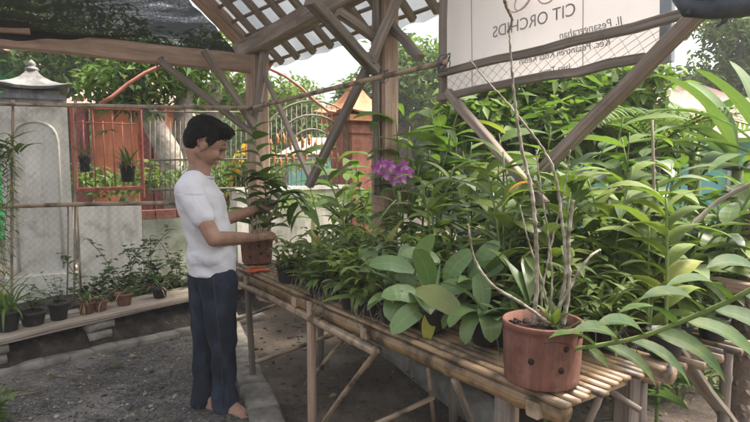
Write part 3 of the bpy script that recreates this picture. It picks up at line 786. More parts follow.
for k_, (r, z) in enumerate(prof):
    for a_ in range(16):
        an = 2 * math.pi * a_ / 16; ca, sa_ = math.cos(an), math.sin(an); q = max(abs(ca), abs(sa_)); corner = (1 / q - 1) / .414
        m_.v.append(gpc + wd * (ca / q * r * pw) + wb * (sa_ / q * r * pw) + Vector((0, 0, zb + .07 + z + corner * .07 * (1 - k_ / 5) ** 2)))
for k_ in range(5):
    for a_ in range(16): o = k_ * 16; m_.face([o + a_, o + (a_ + 1) % 16, o + 16 + (a_ + 1) % 16, o + 16 + a_])
m_.face([80 + a_ for a_ in range(16)]); m_.face([a_ for a_ in reversed(range(16))])
m_.build('roof', MT['tile_orange'], BP, smooth=False)
m_ = M(); m_.lathe(gpc + Vector((0, 0, zb + .37)), [(.09, 0), (.1, .03), (.05, .06), (.06, .1), (.004, .17)], 10); m_.build('finial', MT['tile_orange'], BP)

# ------------------------------------------------------------------ houses beyond the wall
def house(name, label, c, wdt, dep, h, yaw, wallm, roofm, rise, over=.4, wins=(), cols=None):
    q = Matrix.Rotation(yaw, 3, 'Z'); c = Vector(c); t_ = thing(name, label, 'house', c)
    L_ = lambda x, y, z: c + q @ Vector((x, y, z))
    m_ = M(); m_.box(L_(0, 0, h / 2), (wdt, dep, h), q); m_.build('wall', MT[wallm], t_, smooth=False)
    m_ = M(); a_, b_ = wdt / 2 + over, dep / 2 + over; b0 = 0
    for x, y, z in ((-a_, -b_, h - .05), (a_, -b_, h - .05), (a_, b_, h - .05), (-a_, b_, h - .05), (-a_ * .55, 0, h + rise), (a_ * .55, 0, h + rise)): m_.v.append(L_(x, y, z))
    for f in ((0, 1, 5, 4), (1, 2, 5), (2, 3, 4, 5), (3, 0, 4), (3, 2, 1, 0)): m_.face(list(f))
    m_.build('roof', MT[roofm], t_, smooth=False)
    for (x, z, ww, hh) in wins:
        m_ = M(); m_.box(L_(x, -dep / 2 - .02, z), (ww, .06, hh), q); wf = m_.build('window', MT['pale_plaster'], t_, smooth=False)
        m_ = M()
        for k_ in (-1, 1): m_.box(L_(x + k_ * ww * .23, -dep / 2 - .055, z), (ww * .4, .02, hh * .84), q)
        m_.build('pane', MT['tarp'], wf, smooth=False)
    return t_, L_, q
hc = at(112, 200, 8.4); hc.z = 0
t_, L_, q_ = house('house', 'orange painted house with maroon columns behind the steel fence panel', hc + Vector((-.02, 1.1, 0)), .78, 2.0, 2.25, .12, 'orange_wall', 'rooftile', .5, .3)
for x in (-.47, .42, .62):
    m_ = M(); m_.box(L_(x, -1.15, 1.15), (.16, .16, 2.3), q_); m_.build('column', MT['maroon'], t_, smooth=False)
m_ = M(); m_.box(L_(.06, -1.02, .9), (.4, .06, 1.8), q_); m_.build('door', MT['orange_wall'], t_, smooth=False)
hc = at(-40, 200, 9.5); hc.z = 0
house('house', 'bright green painted house at the far left edge', hc + Vector((-1.55, 1.5, 0)), 3.2, 2.5, 3.3, .2, 'green_paint', 'rooftile', .8, .3, wins=((1.2, 2.2, .4, .5),))
hc = at(690, 205, 8.0); hc.z = 0
house('house', 'teal walled house glimpsed through the leaves at right', hc + Vector((.6, 1.2, 0)), 3.4, 2.4, 1.75, -.35, 'teal', 'rooftile', .6, .4, wins=((-.9, 1.0, .6, .7), (.6, 1.0, .6, .7)))
hc = at(640, 180, 13); hc.z = 0
house('house', 'pale house with a faded pink tiled roof behind the right trees', hc + Vector((0, 1.5, 0)), 6, 3, 2.1, -.2, 'pale_plaster', 'rooftile', 1.1, .5, wins=((-1.5, 1.2, .8, .9), (1.2, 1.2, .8, .9)))
hc = at(330, 190, 11); hc.z = 0
house('house', 'small teal house front seen between the bars of the gate', hc + Vector((0, 1, 0)), 1.6, 1.8, 1.55, 0, 'teal', 'rooftile', .3, .2, wins=((0, .9, .7, .5),))

# ------------------------------------------------------------------ plank shelf with brick supports
S0, S1 = gnd(-50, 352, .25), gnd(272, 279, .25)
sd = (S1 - S0).normalized(); sbk = Vector((-sd.y, sd.x, 0))
SH = thing('plank_shelf', 'long low shelf of grey planks along the garden wall', 'shelf', S0 - Vector((0, 0, .25)))
for i in range(3):
    m_ = M(); o = sbk * (.06 + .125 * i); m_.bar(S0 + o + sd * rnd.uniform(0, .1), S1 + o - sd * rnd.uniform(0, .3), .115, .024, n=10, wob=.004)
    m_.build('plank', MT['wood_pale'], SH, smooth=False)
m_ = M(); m_.bar(S0 + sbk * .02 + Vector((0, 0, -.022)), S1 + sbk * .02 + Vector((0, 0, -.022)), .025, .02, n=8, wob=.003); m_.build('batten', MT['wood'], SH, smooth=False)
for px, lab in ((103, 'stack of pale bricks holding up the plank shelf midway'), (-8, 'stack of bricks under the shelf at the left picture edge'), (268, 'stack of bricks under the shelf end behind the man')):
    r = ray(px, 320); k_ = r.x / r.y; s_ = (k_ * S0.y - S0.x) / (sd.x - k_ * sd.y); c_ = S0 + sd * s_ + sbk * .12; c_.z = 0
    t_ = thing('brick_stack', lab, 'brick stack', c_, 'brick stacks under the shelf')
    for i in range(3):
        m_ = M(); z = .036 + i * .071
        m_.bar(c_ + sd * (-.09 + rnd.uniform(-.012, .012)) + Vector((0, 0, z)), c_ + sd * (.09 + rnd.uniform(-.012, .012)) + Vector((0, 0, z)), .2, .066, n=2, wob=.003, bev=.2)
        m_.build('brick', MT['paver'], t_)
g = M(); ns_ = 40
for i in range(ns_ + 1):
    p = S0.lerp(S1, i / ns_)
    for off, z in ((-.06, .0), (.0, .05), (.07, .13), (.14, .18), (.5, .2), (1.2, .2)):
        q = p + sbk * off; g.v.append(Vector((q.x, q.y, z + .02 * noise.noise(Vector((q.x * 7, q.y * 7, z * 9))) * (z > 0) - (.01 if z == 0 else 0))))
for i in range(ns_):
    for j in range(5): o = i * 6 + j; g.face([o, o + 6, o + 7, o + 1])
MT['bank'] = mat_noise('dark_bank_soil', [(.3, (.012, .01, .008)), (.55, (.032, .025, .02)), (.75, (.09, .075, .06))], 12, .95, 1, .03)  # bank soil coloured darker than the ground around it
struct(g.build('soil_bank', MT['bank']))
def shp(px, off=.17):
    r = ray(px, 300); k_ = r.x / r.y; P = S0 + sbk * off; s_ = (k_ * P.y - P.x) / (sd.x - k_ * sd.y); p = P + sd * s_; p.z = .263; return p

# ------------------------------------------------------------------ plant kit
def pot_mesh(c, r, h, taper=.78, seg=24):
    m_ = M(); rt, rb = r, r * taper
    m_.lathe(c, [(rb * .9, 0), (rb, .004), (rb + (rt - rb) * .8, h * .8), (rt * 1.0, h * .82), (rt * 1.06, h * .84), (rt * 1.07, h), (rt * .96, h), (rt * .92, h * .86), (rt * .4, h * .84)], seg)
    return m_
def soil_mesh(c, r, h):
    m_ = M(); m_.lathe(c + Vector((0, 0, h * .8)), [(r * .93, 0), (r * .9, h * .08), (r * .5, h * .13), (.01, h * .14)], 14, .05); return m_
def rdir(az, el): return Vector((math.cos(az) * math.cos(el), math.sin(az) * math.cos(el), math.sin(el)))
def clump(m_, c, n, L, W, el=(.4, 1.3), curve=(.4, 1.4), kind='strap', spread=.03, fold=.3, nseg=6):
    for i in range(n):
        az = rnd.random() * 6.283; e = rnd.uniform(*el)
        p = Vector(c) + Vector((rnd.uniform(-spread, spread), rnd.uniform(-spread, spread), 0))
        m_.leaf(p, rdir(az, e), L * rnd.uniform(.6, 1.15), W * rnd.uniform(.75, 1.2), rnd.uniform(*curve), fold, kind, nseg, rnd.uniform(-.4, .4), .04)
def bez(p0, p1, p2, n=10): return [p0 * (1 - t) ** 2 + p1 * 2 * t * (1 - t) + p2 * t * t for t in [i / n for i in range(n + 1)]]
def cane(ms, ml, pts, r0, r1, nleaf, L, W, t0=.2, el=.5, curve=.9, kind='lance', az0=None, nodes=True, nseg=7, alt=True):
    """a jointed cane along pts with leaves alternating left and right"""
    rad = []
    for i in range(len(pts)):
        t = i / (len(pts) - 1); rad.append((r0 + (r1 - r0) * t) * (1.12 if nodes and i % 2 else .96))
    ms.tube(pts, rad, 7)
    az0 = rnd.random() * 6.28 if az0 is None else az0
    for k_ in range(nleaf):
        t = t0 + (1 - t0) * (k_ + .5) / nleaf; x = t * (len(pts) - 1); i = min(int(x), len(pts) - 2)
        p = pts[i].lerp(pts[i + 1], x - i); ax = (pts[i + 1] - pts[i]).normalized()
        az = az0 + (k_ % 2) * math.pi + rnd.uniform(-.35, .35) if alt else rnd.random() * 6.28
        d = (rdir(az, 0) * math.cos(el) + ax * math.sin(el)).normalized()
        ml.leaf(p, d, L * rnd.uniform(.8, 1.15), W * rnd.uniform(.85, 1.15), curve * rnd.uniform(.6, 1.4), .22, kind, nseg, rnd.uniform(-.35, .35), .03)

def potted(name, label, c, pr=.06, ph=.1, potm='black_plastic', group=None, cat='potted orchid'):
    t_ = thing(name, label, cat, c, group)
    pot_mesh(Vector(c), pr, ph).build('pot', MT[potm], t_)
    soil_mesh(Vector(c), pr, ph).build('potting_bark', MT['soil'], t_)
    return t_, Vector(c) + Vector((0, 0, ph * .9))

# ------------------------------------------------------------------ bamboo table
TB = thing('bamboo_table', 'long bamboo slat table crowded with potted orchids', 'table', tab(TL / 2, .3, 0))
m_ = M(); bamboo(m_, tab(-.12, .015, Z_T - .045), tab(TL - .02, .015, Z_T - .045), .036, .3, 12); m_.build('edge_pole', MT['bamboo'], TB)
m_ = M(); bamboo(m_, tab(-.1, .0, Z_T - .105), tab(TL * .62, -.02, Z_T - .11), .022, .3, 8); m_.build('edge_pole', MT['bamboo_old'], TB)
m_ = M(); bamboo(m_, tab(-.05, .56, Z_T - .045), tab(TL - .0, .56, Z_T - .045), .034, .3, 10); m_.build('edge_pole', MT['bamboo_old'], TB)
for i in range(15):
    t = -.005 + i * .0405
    e = TL + rnd.uniform(-.03, .03); m_ = M()
    wdd = .034; z = Z_T + rnd.uniform(-.002, .003)
    p, q = tab(-.08 + rnd.uniform(-.05, .03), t + rnd.uniform(-.004, .004), z - .006), tab(e, t + rnd.uniform(-.005, .005), z - .006)
    b0 = len(m_.v); kseg = 24; u0 = rnd.random() * 10
    sec = [(-.5, -.35), (-.42, .12), (-.18, .32), (.18, .32), (.42, .12), (.5, -.35)]
    off = rnd.random() * .25
    for a_ in range(kseg + 1):
        tt = a_ / kseg; pp = p.lerp(q, tt); bulge = 1.12 if (a_ + i) % 4 == 0 else 1
        for x, y in sec: m_.v.append(pp + Vv * x * wdd * bulge + Vector((0, 0, y * .022 * bulge)))
    for a_ in range(kseg):
        for j in range(6):
            k_ = (j + 1) % 6; o = a_ * 6; L1 = TL * a_ / kseg + u0; L2 = TL * (a_ + 1) / kseg + u0
            m_.face([o + j, o + 6 + j, o + 6 + k_, o + k_], [(L1, j / 6), (L2, j / 6), (L2, (j + 1) / 6), (L1, (j + 1) / 6)])
    m_.face(list(range(6))); m_.face([kseg * 6 + j for j in reversed(range(6))])
    m_.build('slat', MT['bamboo_slat'], TB)
for s in (.15, .8, 1.45, TL - .1):
    m_ = M(); m_.bar(tab(s, -.03, Z_T - .052), tab(s, .62, Z_T - .052), .05, .05, n=2); m_.build('cross_bar', MT['bamboo_old'], TB, smooth=False)
def s_at(px, py=330):
    r = ray(px, py); k_ = r.x / r.y; return (k_ * T0.y - T0.x) / (U.x - k_ * U.y)
def leg(p, q, r, mt='bamboo_old', sq=False):
    m_ = M()
    if sq: m_.bar(p, q, r * 2, r * 1.7, up=Vv, n=4, wob=.003)
    else: bamboo(m_, p, q, r, .28, 8)
    return m_
s = s_at(313); leg(tab(s, -.01, Z_T - .02), tab(s, -.01, 0), .02, sq=True).build('leg', MT['wood_warm'], TB)
leg(tab(.06, .02, Z_T - .02), tab(.06, .05, 0), .02).build('leg', MT['wood_dark'], TB)
leg(tab(.06, .54, Z_T - .02), tab(.06, .54, 0), .022).build('leg', MT['wood_dark'], TB)
leg(tab(s_at(425), .5, Z_T - .05), tab(s_at(425), .5, 0), .02).build('leg', MT['bamboo_old'], TB)
bp = gnd(628, 372, .72); leg(bp, Vector((bp.x, bp.y, 0)), .034, sq=True).build('leg', MT['wood_dark'], TB, smooth=False)
sp_ = s_at(500, 410); leg(tab(sp_, .02, Z_T - .06), tab(sp_, .02, 0), .027, sq=True).build('leg', MT['wood_dark'], TB, smooth=False)
for p, q, r, mt in [(at(379, 349, tab(s_at(379), 0).y), gnd(318, 430), .013, 'bamboo_old'), (at(345, 337, 2.95), at(305, 385, 3.2), .012, 'bamboo_old'),
                    (at(238, 368, 3.75), at(352, 327, 3.45), .014, 'bamboo_old'), (at(455, 380, tab(s_at(455), 0).y + .02), gnd(475, 432), .015, 'wood_pale'), (at(428, 368, 2.7), at(434, 425, 2.85), .01, 'bamboo_old'),
                    (at(362, 430, 2.5), at(434, 397, 2.45), .012, 'bamboo_old'), (at(605, 383, 1.78), at(588, 424, 1.82), .012, 'wood_pale'), (at(595, 382, 1.85), at(640, 410, 1.8), .011, 'wood_dark')]:
    leg(p, q, r).build('brace', MT[mt], TB)
leg(at(236, 320, 3.95), at(300, 296, 4.0), .012).build('brace', MT['bamboo_old'], TB)

# second, lower rack behind the table
T2 = thing('bamboo_rack', 'second bamboo rack behind the table mostly hidden by leaves', 'rack', tab(2.2, 1.2, 0))
for i in range(11):
    m_ = M(); bamboo(m_, tab(1.1, .7 + i * .075, .62), tab(2.33 + rnd.uniform(-.03, .03), .7 + i * .075, .62), .018, .3, 6); m_.build('slat', MT['bamboo_slat'], T2)
for s, t in ((1.2, .72), (2.25, .72), (1.2, 1.42), (2.25, 1.42)):
    leg(tab(s, t, .6), tab(s, t, 0), .025).build('leg', MT['wood_dark'], T2)
m_ = M(); m_.bar(at(585, 262, 2.65), at(770, 292, 2.2), .05, .045, n=4, wob=.004); m_.build('rail', MT['wood_warm'], T2, smooth=False)
# leaning board bottom right
m_ = M(); m_.bar(gnd(752, 452), at(668, 338, 2.3), .075, .02, n=5, wob=.003)
tag(m_.build('board', MT['wood_pale'], loc=gnd(752, 452), smooth=False), 'grey weathered board leaning by the table at bottom right', 'board')

# ------------------------------------------------------------------ orchids on the table
# big terracotta pot
tp_ = gnd(541, 378, Z_T + .012)
OP = thing('potted_orchid', 'terracotta pot with drainage holes holding tall bare orchid canes on the slats', 'potted orchid', tp_)
ph, pr_ = .185, .117
m_ = M(); m_.lathe(tp_, [(pr_ * .93, 0), (pr_ * .96, .006), (pr_ * .95, .02), (pr_ * .985, .06), (pr_ * 1.0, ph * .82), (pr_ * 1.0, ph * .9), (pr_ * 1.03, ph * .915), (pr_ * 1.035, ph * .985), (pr_ * 1.02, ph), (pr_ * .95, ph), (pr_ * .91, ph * .8), (pr_ * .8, ph * .66)], 40)
m_.build('pot', MT['terracotta'], OP)
m_ = M()
to_cam = Vector((-tp_.x, -tp_.y, 0)).normalized(); tc_az = math.atan2(to_cam.y, to_cam.x)
for da, z in ((-.25, .088), (.5, .066), (.62, .128), (2.4, .09), (3.6, .09)):
    m_ = M()
    az = tc_az + da; c_ = tp_ + Vector((math.cos(az), math.sin(az), 0)) * pr_ * .99 + Vector((0, 0, z))
    q = Matrix.Rotation(az, 3, 'Z') ; m_.ball(c_, (.005, .0115 * rnd.uniform(.8, 1.1), .0115 * rnd.uniform(.8, 1.1)), 10, 6, q)
    m_.build('drainage_hole', MT['soil'], OP)
m_ = M(); m_.lathe(tp_ + Vector((0, 0, ph * .72)), [(pr_ * .92, 0), (pr_ * .8, .015), (.05, .03), (.005, .032)], 18, .05)
for i in range(40): m_.box(tp_ + Vector((rnd.uniform(-.08, .08), rnd.uniform(-.08, .08), ph * .72 + .025)), (.03, .014, .012), Matrix.Rotation(rnd.random() * 6, 3, 'Z') @ Matrix.Rotation(rnd.uniform(-.6, .6), 3, 'X'))
m_.build('potting_bark', MT['soil'], OP)
D = tp_.y
def poly(*pts, n=3):
    P = [at(*p) for p in pts]; out = []
    for i in range(len(P) - 1):
        p0, p1, p2, p3 = P[max(i - 1, 0)], P[i], P[i + 1], P[min(i + 2, len(P) - 1)]
        for k_ in range(n):
            t = k_ / n; out.append(.5 * ((2 * p1) + (p2 - p0) * t + (2 * p0 - 5 * p1 + 4 * p2 - p3) * t * t + (3 * p1 - p0 - 3 * p2 + p3) * t ** 3))
    out.append(P[-1]); return out
def cane_part(pts, r0, r1, mat='cane', name='cane'):
    m_ = M(); fine = []
    for a_, b_ in zip(pts[:-1], pts[1:]):
        for q in (0, .25, .5, .75): fine.append(a_.lerp(b_, q) + Vector((rnd.uniform(-1, 1), rnd.uniform(-1, 1), 0)) * .0012)
    pts = fine + [pts[-1]]
    rad = [.85 * (r0 + (r1 - r0) * i / (len(pts) - 1)) * ((1.3, .95, 1.05, .9)[i % 4]) for i in range(len(pts))]
    m_.tube(pts, rad, 8); return m_.build(name, MT[mat], OP)
cane_part(poly((534, 325, D), (537, 270, D), (533, 200, D - .02), (522, 150, D), (515, 105, D), (511, 60, D), (509, 28, D)), .0085, .0028)
cane_part(poly((508, 32, D), (512, 20, D), (506, 6, D), (504, -4, D)), .0035, .006, 'stem_brown')
cane_part(poly((556, 322, D - .02), (566, 270, D), (561, 215, D), (552, 165, D + .02), (520, 118, D + .05), (488, 82, D + .06), (470, 60, D + .08)), .0075, .002)
cane_part(poly((553, 326, D - .04), (520, 302, D - .05), (492, 285, D - .04), (474, 258, D), (470, 238, D), (468, 224, D)), .006, .003)
cane_part(poly((563, 325, D), (569, 285, D), (568, 245, D), (573, 200, D)), .009, .006)
cane_part(poly((545, 328, D), (552, 290, D), (549, 240, D), (541, 190, D), (536, 150, D)), .0045, .002)
cane_part(poly((540, 326, D + .02), (544, 280, D + .02), (556, 225, D + .03), (566, 180, D + .04), (570, 150, D + .05)), .004, .0018)
cane_part(poly((550, 326, D + .03), (543, 285, D + .03), (528, 240, D + .04), (520, 205, D + .05)), .0045, .002)
cane_part(poly((545, 330, D), (560, 305, D - .03), (585, 262, D - .03), (600, 250, D)), .006, .004)
m_ = M()
clump(m_, tp_ + Vector((.03, -.02, ph * .8)), 9, .13, .022, (.7, 1.4), (.2, .9), 'lance', .03)
m_.build('leaves', MT['leaf_dend'], OP)
m_ = M(); m_.leaf(at(536, 185, D), Vector((-.9, .1, .3)), .1, .035, 1.6, .3, 'lance'); m_.build('dying_leaf', MT['leaf_orange'], OP)
m_ = M(); m_.leaf(at(537, 192, D), Vector((.9, .1, .12)), .1, .02, .3, .3, 'strap'); m_.leaf(at(537, 192, D), Vector((-.5, .4, .1)), .16, .02, 1.7, .3, 'strap'); m_.build('leaves', MT['leaf_ginger'], OP)
# leafy shoot leaving the pot to the right (foreground branch)
m_s, m_l = M(), M()
br_ = poly((566, 350, D - .08), (600, 345, D - .12), (640, 337, D - .18), (690, 318, D - .25), (735, 298, D - .32), (790, 268, D - .4), n=4)
m_s.tube(br_, [.006] * 3 + [.0065] * (len(br_) - 4) + [.004], 8)
leafs = [(.06, 'u', .10, .035), (.10, 'd', .09, .03), (.17, 'u', .15, .05), (.2, 'd', .17, .045), (.3, 'u', .16, .055), (.33, 'd', .19, .05), (.42, 'u', .16, .06), (.45, 'd', .2, .055), (.54, 'u', .18, .06), (.57, 'd', .22, .058), (.66, 'u', .2, .062), (.69, 'd', .21, .06), (.78, 'u', .2, .062), (.82, 'd', .2, .06), (.9, 'u', .18, .06), (.96, 'd', .18, .055)]
for t, sd_, L, W in leafs:
    x = t * (len(br_) - 1); i = min(int(x), len(br_) - 2); p = br_[i].lerp(br_[i + 1], x - i); ax = (br_[i + 1] - br_[i]).normalized()
    if sd_ == 'u': d = (Vector((-.72, -.15, .62)) + ax * .1).normalized(); m_l.leaf(p, d, L * 1.1, W * 1.1, 1.2, .25, 'lance', 9, rnd.uniform(-.5, .1), .03)
    else: d = (Vector((.75, -.3, -.12)) + ax * .15).normalized(); m_l.leaf(p, d, L * 1.1, W * 1.1, 1.15, .25, 'lance', 9, rnd.uniform(.3, .8), .03)
m_s.build('shoot', MT['stem_green'], OP); m_l.build('leaves', MT['leaf_dark'], OP)

# broad-leaved moth orchids
def moth(label, px, py, leaves, pot=True, pr=.055, potz=.1, yellow=None):
    c_ = gnd(px, py, Z_T + .012)
    t_, top = potted('moth_orchid', label, c_, pr, potz, group='broad-leaved orchids on the table')
    m_ = M()
    for az, el, L, W, cv in leaves:
        d = rdir(az, el); m_.leaf(top + Vector((0, 0, .015)) + d * .01, d, L * rnd.uniform(.95, 1.3), W * rnd.uniform(1.0, 1.3), cv * rnd.uniform(.8, 1.5), rnd.uniform(.08, .3), 'paddle', 10, rnd.uniform(-.5, .5), .035)
    m_.build('leaves', MT['leaf_phal'], t_)
    if yellow:
        m_ = M()
        for az, el, L, W, cv in yellow:
            m_.leaf(top, rdir(az, el), L * 1.15, W * 1.2, cv, .16, 'paddle', 10, 0, .02)
        m_.build('yellow_leaf', MT['leaf_yellow'], t_)
    m_ = M()
    for i in range(8):
        az = rnd.random() * 6.28; p = top; pts = [p, p + rdir(az, .5) * .05, p + rdir(az + .4, -.2) * .09, p + rdir(az + .6, -.9) * rnd.uniform(.1, .16)]
        m_.tube(pts, [.003, .003, .0025, .0015], 5)
    m_.build('roots', MT['root'], t_)
    return t_
LEFT, RIGHT, FRONT, BACK = math.pi, 0, -math.pi / 2, math.pi / 2
moth('broad-leaved orchid just left of the terracotta pot', 484, 343, [(LEFT + .5, .6, .16, .07, 1.5), (RIGHT - .5, .5, .14, .07, 1.8), (FRONT, .5, .15, .075, 1.9), (BACK, 1.1, .18, .07, .7), (LEFT - .3, 1.0, .18, .06, .9), (FRONT - .7, .35, .14, .06, 1.8)])
moth('broad-leaved orchid with cupped leaves left of the upright one', 392, 292, [(LEFT + .4, .8, .15, .065, .9), (RIGHT + .2, .6, .16, .07, .9), (FRONT, .6, .14, .07, 1.2), (LEFT - .3, 1.2, .17, .07, .5), (BACK, 1.1, .16, .07, .6)])
moth('broad-leaved orchid behind the bare curved cane', 500, 295, [(LEFT + .2, .9, .2, .075, .6), (RIGHT, 1.0, .2, .08, .7), (FRONT, 1.2, .18, .08, .6), (BACK + .4, 1.3, .22, .08, .3), (LEFT - .6, .6, .19, .07, .9)])

moth('broad-leaved orchid overhanging the front pole above the second brace', 408, 324, [(LEFT + .5, .5, .19, .08, 1.3), (FRONT - .5, .35, .17, .085, 1.5), (FRONT + .4, .5, .17, .08, 1.4), (LEFT - .1, .9, .19, .08, .8), (BACK, 1.2, .2, .08, .4), (RIGHT, .7, .16, .07, 1)])
moth('broad-leaved orchid at the table edge right of the dangling roots', 370, 310, [(LEFT + .5, .5, .15, .06, 1.3), (FRONT - .3, .4, .15, .065, 1.5), (RIGHT - .3, .7, .15, .065, 1.2), (BACK, 1.2, .17, .07, .4), (LEFT, 1.0, .17, .07, .7)])
moth('broad-leaved orchid behind the terracotta pot, partly hidden by its canes', 530, 300, [(LEFT + .4, .8, .2, .08, .8), (RIGHT - .2, .9, .2, .08, .8), (FRONT, 1.2, .18, .08, .5), (BACK, 1.2, .22, .08, .4), (LEFT - .5, 1.1, .2, .08, .5)])
c_ = gnd(432, 331, Z_T + .012)
t_, top = potted('moth_orchid', 'big rounded-leaved orchid with glossy overlapping leaves lapping over the table front', c_, .055, .1, group='broad-leaved orchids on the table')
m_ = M(); dm_ = c_.y
for x0, y0, dd0, x1, y1, dd1, W in ((424, 300, 0, 384, 292, -.02, .085), (416, 291, -.03, 460, 312, -.12, .09), (428, 306, 0, 392, 330, -.08, .085), (430, 292, .02, 426, 243, .0, .085), (414, 272, .08, 372, 260, .06, .075), (418, 268, .1, 421, 233, .1, .075),
                                    (462, 308, .0, 486, 347, -.06, .075), (472, 306, .03, 498, 336, -.03, .07), (436, 296, .02, 470, 282, .0, .075), (446, 284, .08, 462, 246, .08, .08), (440, 262, .14, 404, 250, .12, .07), (470, 280, .1, 500, 262, .1, .075), (478, 276, .12, 486, 238, .12, .08), (400, 284, .06, 386, 306, 0, .06)):
    p, q = at(x0, y0, dm_ + dd0), at(x1, y1, dm_ + dd1); d = q - p; L = d.length
    up_ = .32 if y1 < y0 + 25 else .1
    m_.leaf(p, d + Vector((0, 0, L * up_)), L * 1.08, W * .98, .9 if up_ > .2 else .5, .12, 'paddle', 10, rnd.uniform(-.35, .35), .03, (0, -.75, .65))
    m_.leaf(top + rdir(rnd.random() * 6.28, .3) * .01, (p - top) + Vector((0, 0, .001)), (p - top).length, .02, .1, .2, 'strap', 4)
m_.build('leaves', MT['leaf_phal2'], t_)
m_ = M(); p, q = at(430, 310, dm_ - .03), at(426, 346, dm_ - .07); m_.leaf(p, q - p, (q - p).length * 1.05, .055, .1, .1, 'lance', 9, 0, .02, (.15, -1, .2)); m_.build('yellow_leaf', MT['leaf_yellow'], t_)
# dense small strap-leaved orchids on the left half of the table
small = [
 ('small bushy orchid with arching leaves in front of the shelter post', .48, .4, 16, .17, .022),
 ('small dark orchid clump near the far end of the table', .62, .1, 16, .12, .018),
 ('small strap orchid clump at the table edge above the first leg', .82, .08, 18, .13, .018),
 ('tufted orchid with pale new leaves mid table', .7, .3, 18, .17, .02),
 ('low orchid tuft rooted at the front edge left of the broad leaves', 1.02, .08, 16, .13, .017),
 ('leafy orchid tuft behind the dangling roots', .95, .28, 18, .18, .024),
 ('small orchid tuft tangled with grey aerial roots', 1.18, .12, 14, .14, .018),
 ('orchid tuft below the purple blooms', 1.1, .42, 18, .2, .026),
 ('upright tuft of narrow orchid leaves at the back of the table left of the post', .65, .5, 16, .24, .022),
 ('narrow-leaved orchid tuft in front of the right roof post', 1.35, .45, 16, .24, .026),
 ('strappy orchid tuft at the back of the table behind the broad leaves', 1.62, .46, 16, .26, .03),
 ('strappy orchid tuft behind the terracotta pot', 2.02, .46, 14, .24, .03),
 ('low orchid tuft in a black pot at the right end of the slats', 2.25, .47, 14, .18, .022),
 ('short strap orchid hanging over the pole between the first leg and the roots', .95, .03, 18, .15, .022),
 ('strap orchid draped over the front pole left of the first leg', .6, .03, 18, .15, .022),
 ('strap orchid at the front pole below the overhanging broad leaves', 1.4, .04, 16, .16, .024),
 ('strap orchid at the front pole just left of the yellow-leaved orchid', 1.28, .02, 18, .15, .022),
 ('strap-leaved orchid at the far corner of the table beyond the held pot', .3, .5, 12, .16, .022)]
for lab, s, t, n_, L, W in small:
    c_ = tab(s, t, Z_T + .012)
    t_, top = potted('strap_orchid', lab, c_, rnd.uniform(.05, .065), rnd.uniform(.07, .1), group='small strap-leaved orchids on the table')
    m_ = M(); k1 = 1.0 if s < .9 else 1.25
    clump(m_, top, n_ + (2 if s < .9 else 8), L * k1, W * 1.35, (.2, 1.35), (.5, 1.7), 'strap', .05)
    for i in range(5 if s < .9 else 8):
        p = top + Vector((rnd.uniform(-.07, .07), rnd.uniform(-.04, .04), 0)); pts = bez(p, p + Vector((0, 0, .1)), p + rdir(rnd.random() * 6.28, .9) * L * 1.2, 6)
        for k_ in range(7):
            m_.leaf(pts[k_], rdir(rnd.random() * 6.28, rnd.uniform(.2, .9)), L * .62, W * 1.3, 1.0, .25, 'lance', 5)
    m_.build('leaves', MT[rnd.choice(['leaf_small', 'leaf_small', 'leaf_dend', 'leaf_lime'])], t_)
    m_ = M()
    for i in range(7):
        az = rnd.random() * 6.28; p = top
        pts = [p, p + rdir(az, .4) * .06, p + rdir(az + .3, -.2) * .1 - Vector((0, 0, .02)), p + rdir(az + .5, 0) * .12 - Vector((0, 0, rnd.uniform(.05, .13)))]
        m_.tube(pts, [.0025, .0025, .002, .0012], 4)
    m_.build('roots', MT['root'], t_)

# taller cane orchids standing at the back of the table
tall = [
 ('leafy cane orchid leaning left beside the shelter post with long leaves', .5, .5, [(-.2, -.1, .62, 10)], .17, .035),
 ('bushy cane orchid under the purple flowers at the roof post', 1.22, .55, [(-.08, -.1, .5, 8), (.1, 0, .55, 9), (.0, .1, .45, 8)], .16, .03),
 ('slim cane orchid right of the roof post', 1.5, .6, [(.05, 0, .6, 10), (-.06, .05, .5, 8)], .17, .032),
 ('cane orchid with upright leaves below the banner corner', 1.72, .52, [(.0, .05, .62, 8), (.1, -.02, .5, 8), (-.08, .03, .55, 8)], .2, .04),
 ('dense leafy cane orchid beneath the middle of the banner', 1.95, .6, [(.05, .05, .6, 10), (-.08, -.03, .5, 8)], .2, .042),
 ('tall whorled cane orchid right of the terracotta pot', 2.42, .56, [(-.02, .0, .46, 12)], .2, .036),
 ('leafy cane orchid left of the whorled one behind the table end', 2.25, .75, [(.0, .03, .5, 10), (.07, .05, .42, 8)], .2, .04)]
for lab, s, t, stems, L, W in tall:
    c_ = tab(s, t, Z_T + .012 if t < .6 else .62)
    t_, top = potted('cane_orchid', lab, c_, .06, .09, group='cane orchids at the back of the table')
    ms_, ml_ = M(), M()
    for dx, dy, h, nl in stems:
        p = top; pts = bez(p, p + Vector((dx * .2, dy * .2, h * .6)), p + Vector((dx, dy, h)), 10)
        cane(ms_, ml_, pts, .007, .004, nl, L * 1.1, W * 1.75, .12, .8, 1.1, az0=rnd.uniform(-1.2, 1.2))
    ms_.build('canes', MT['stem_green'], t_); ml_.build('leaves', MT[rnd.choice(['leaf_dend', 'leaf_lime'])], t_)

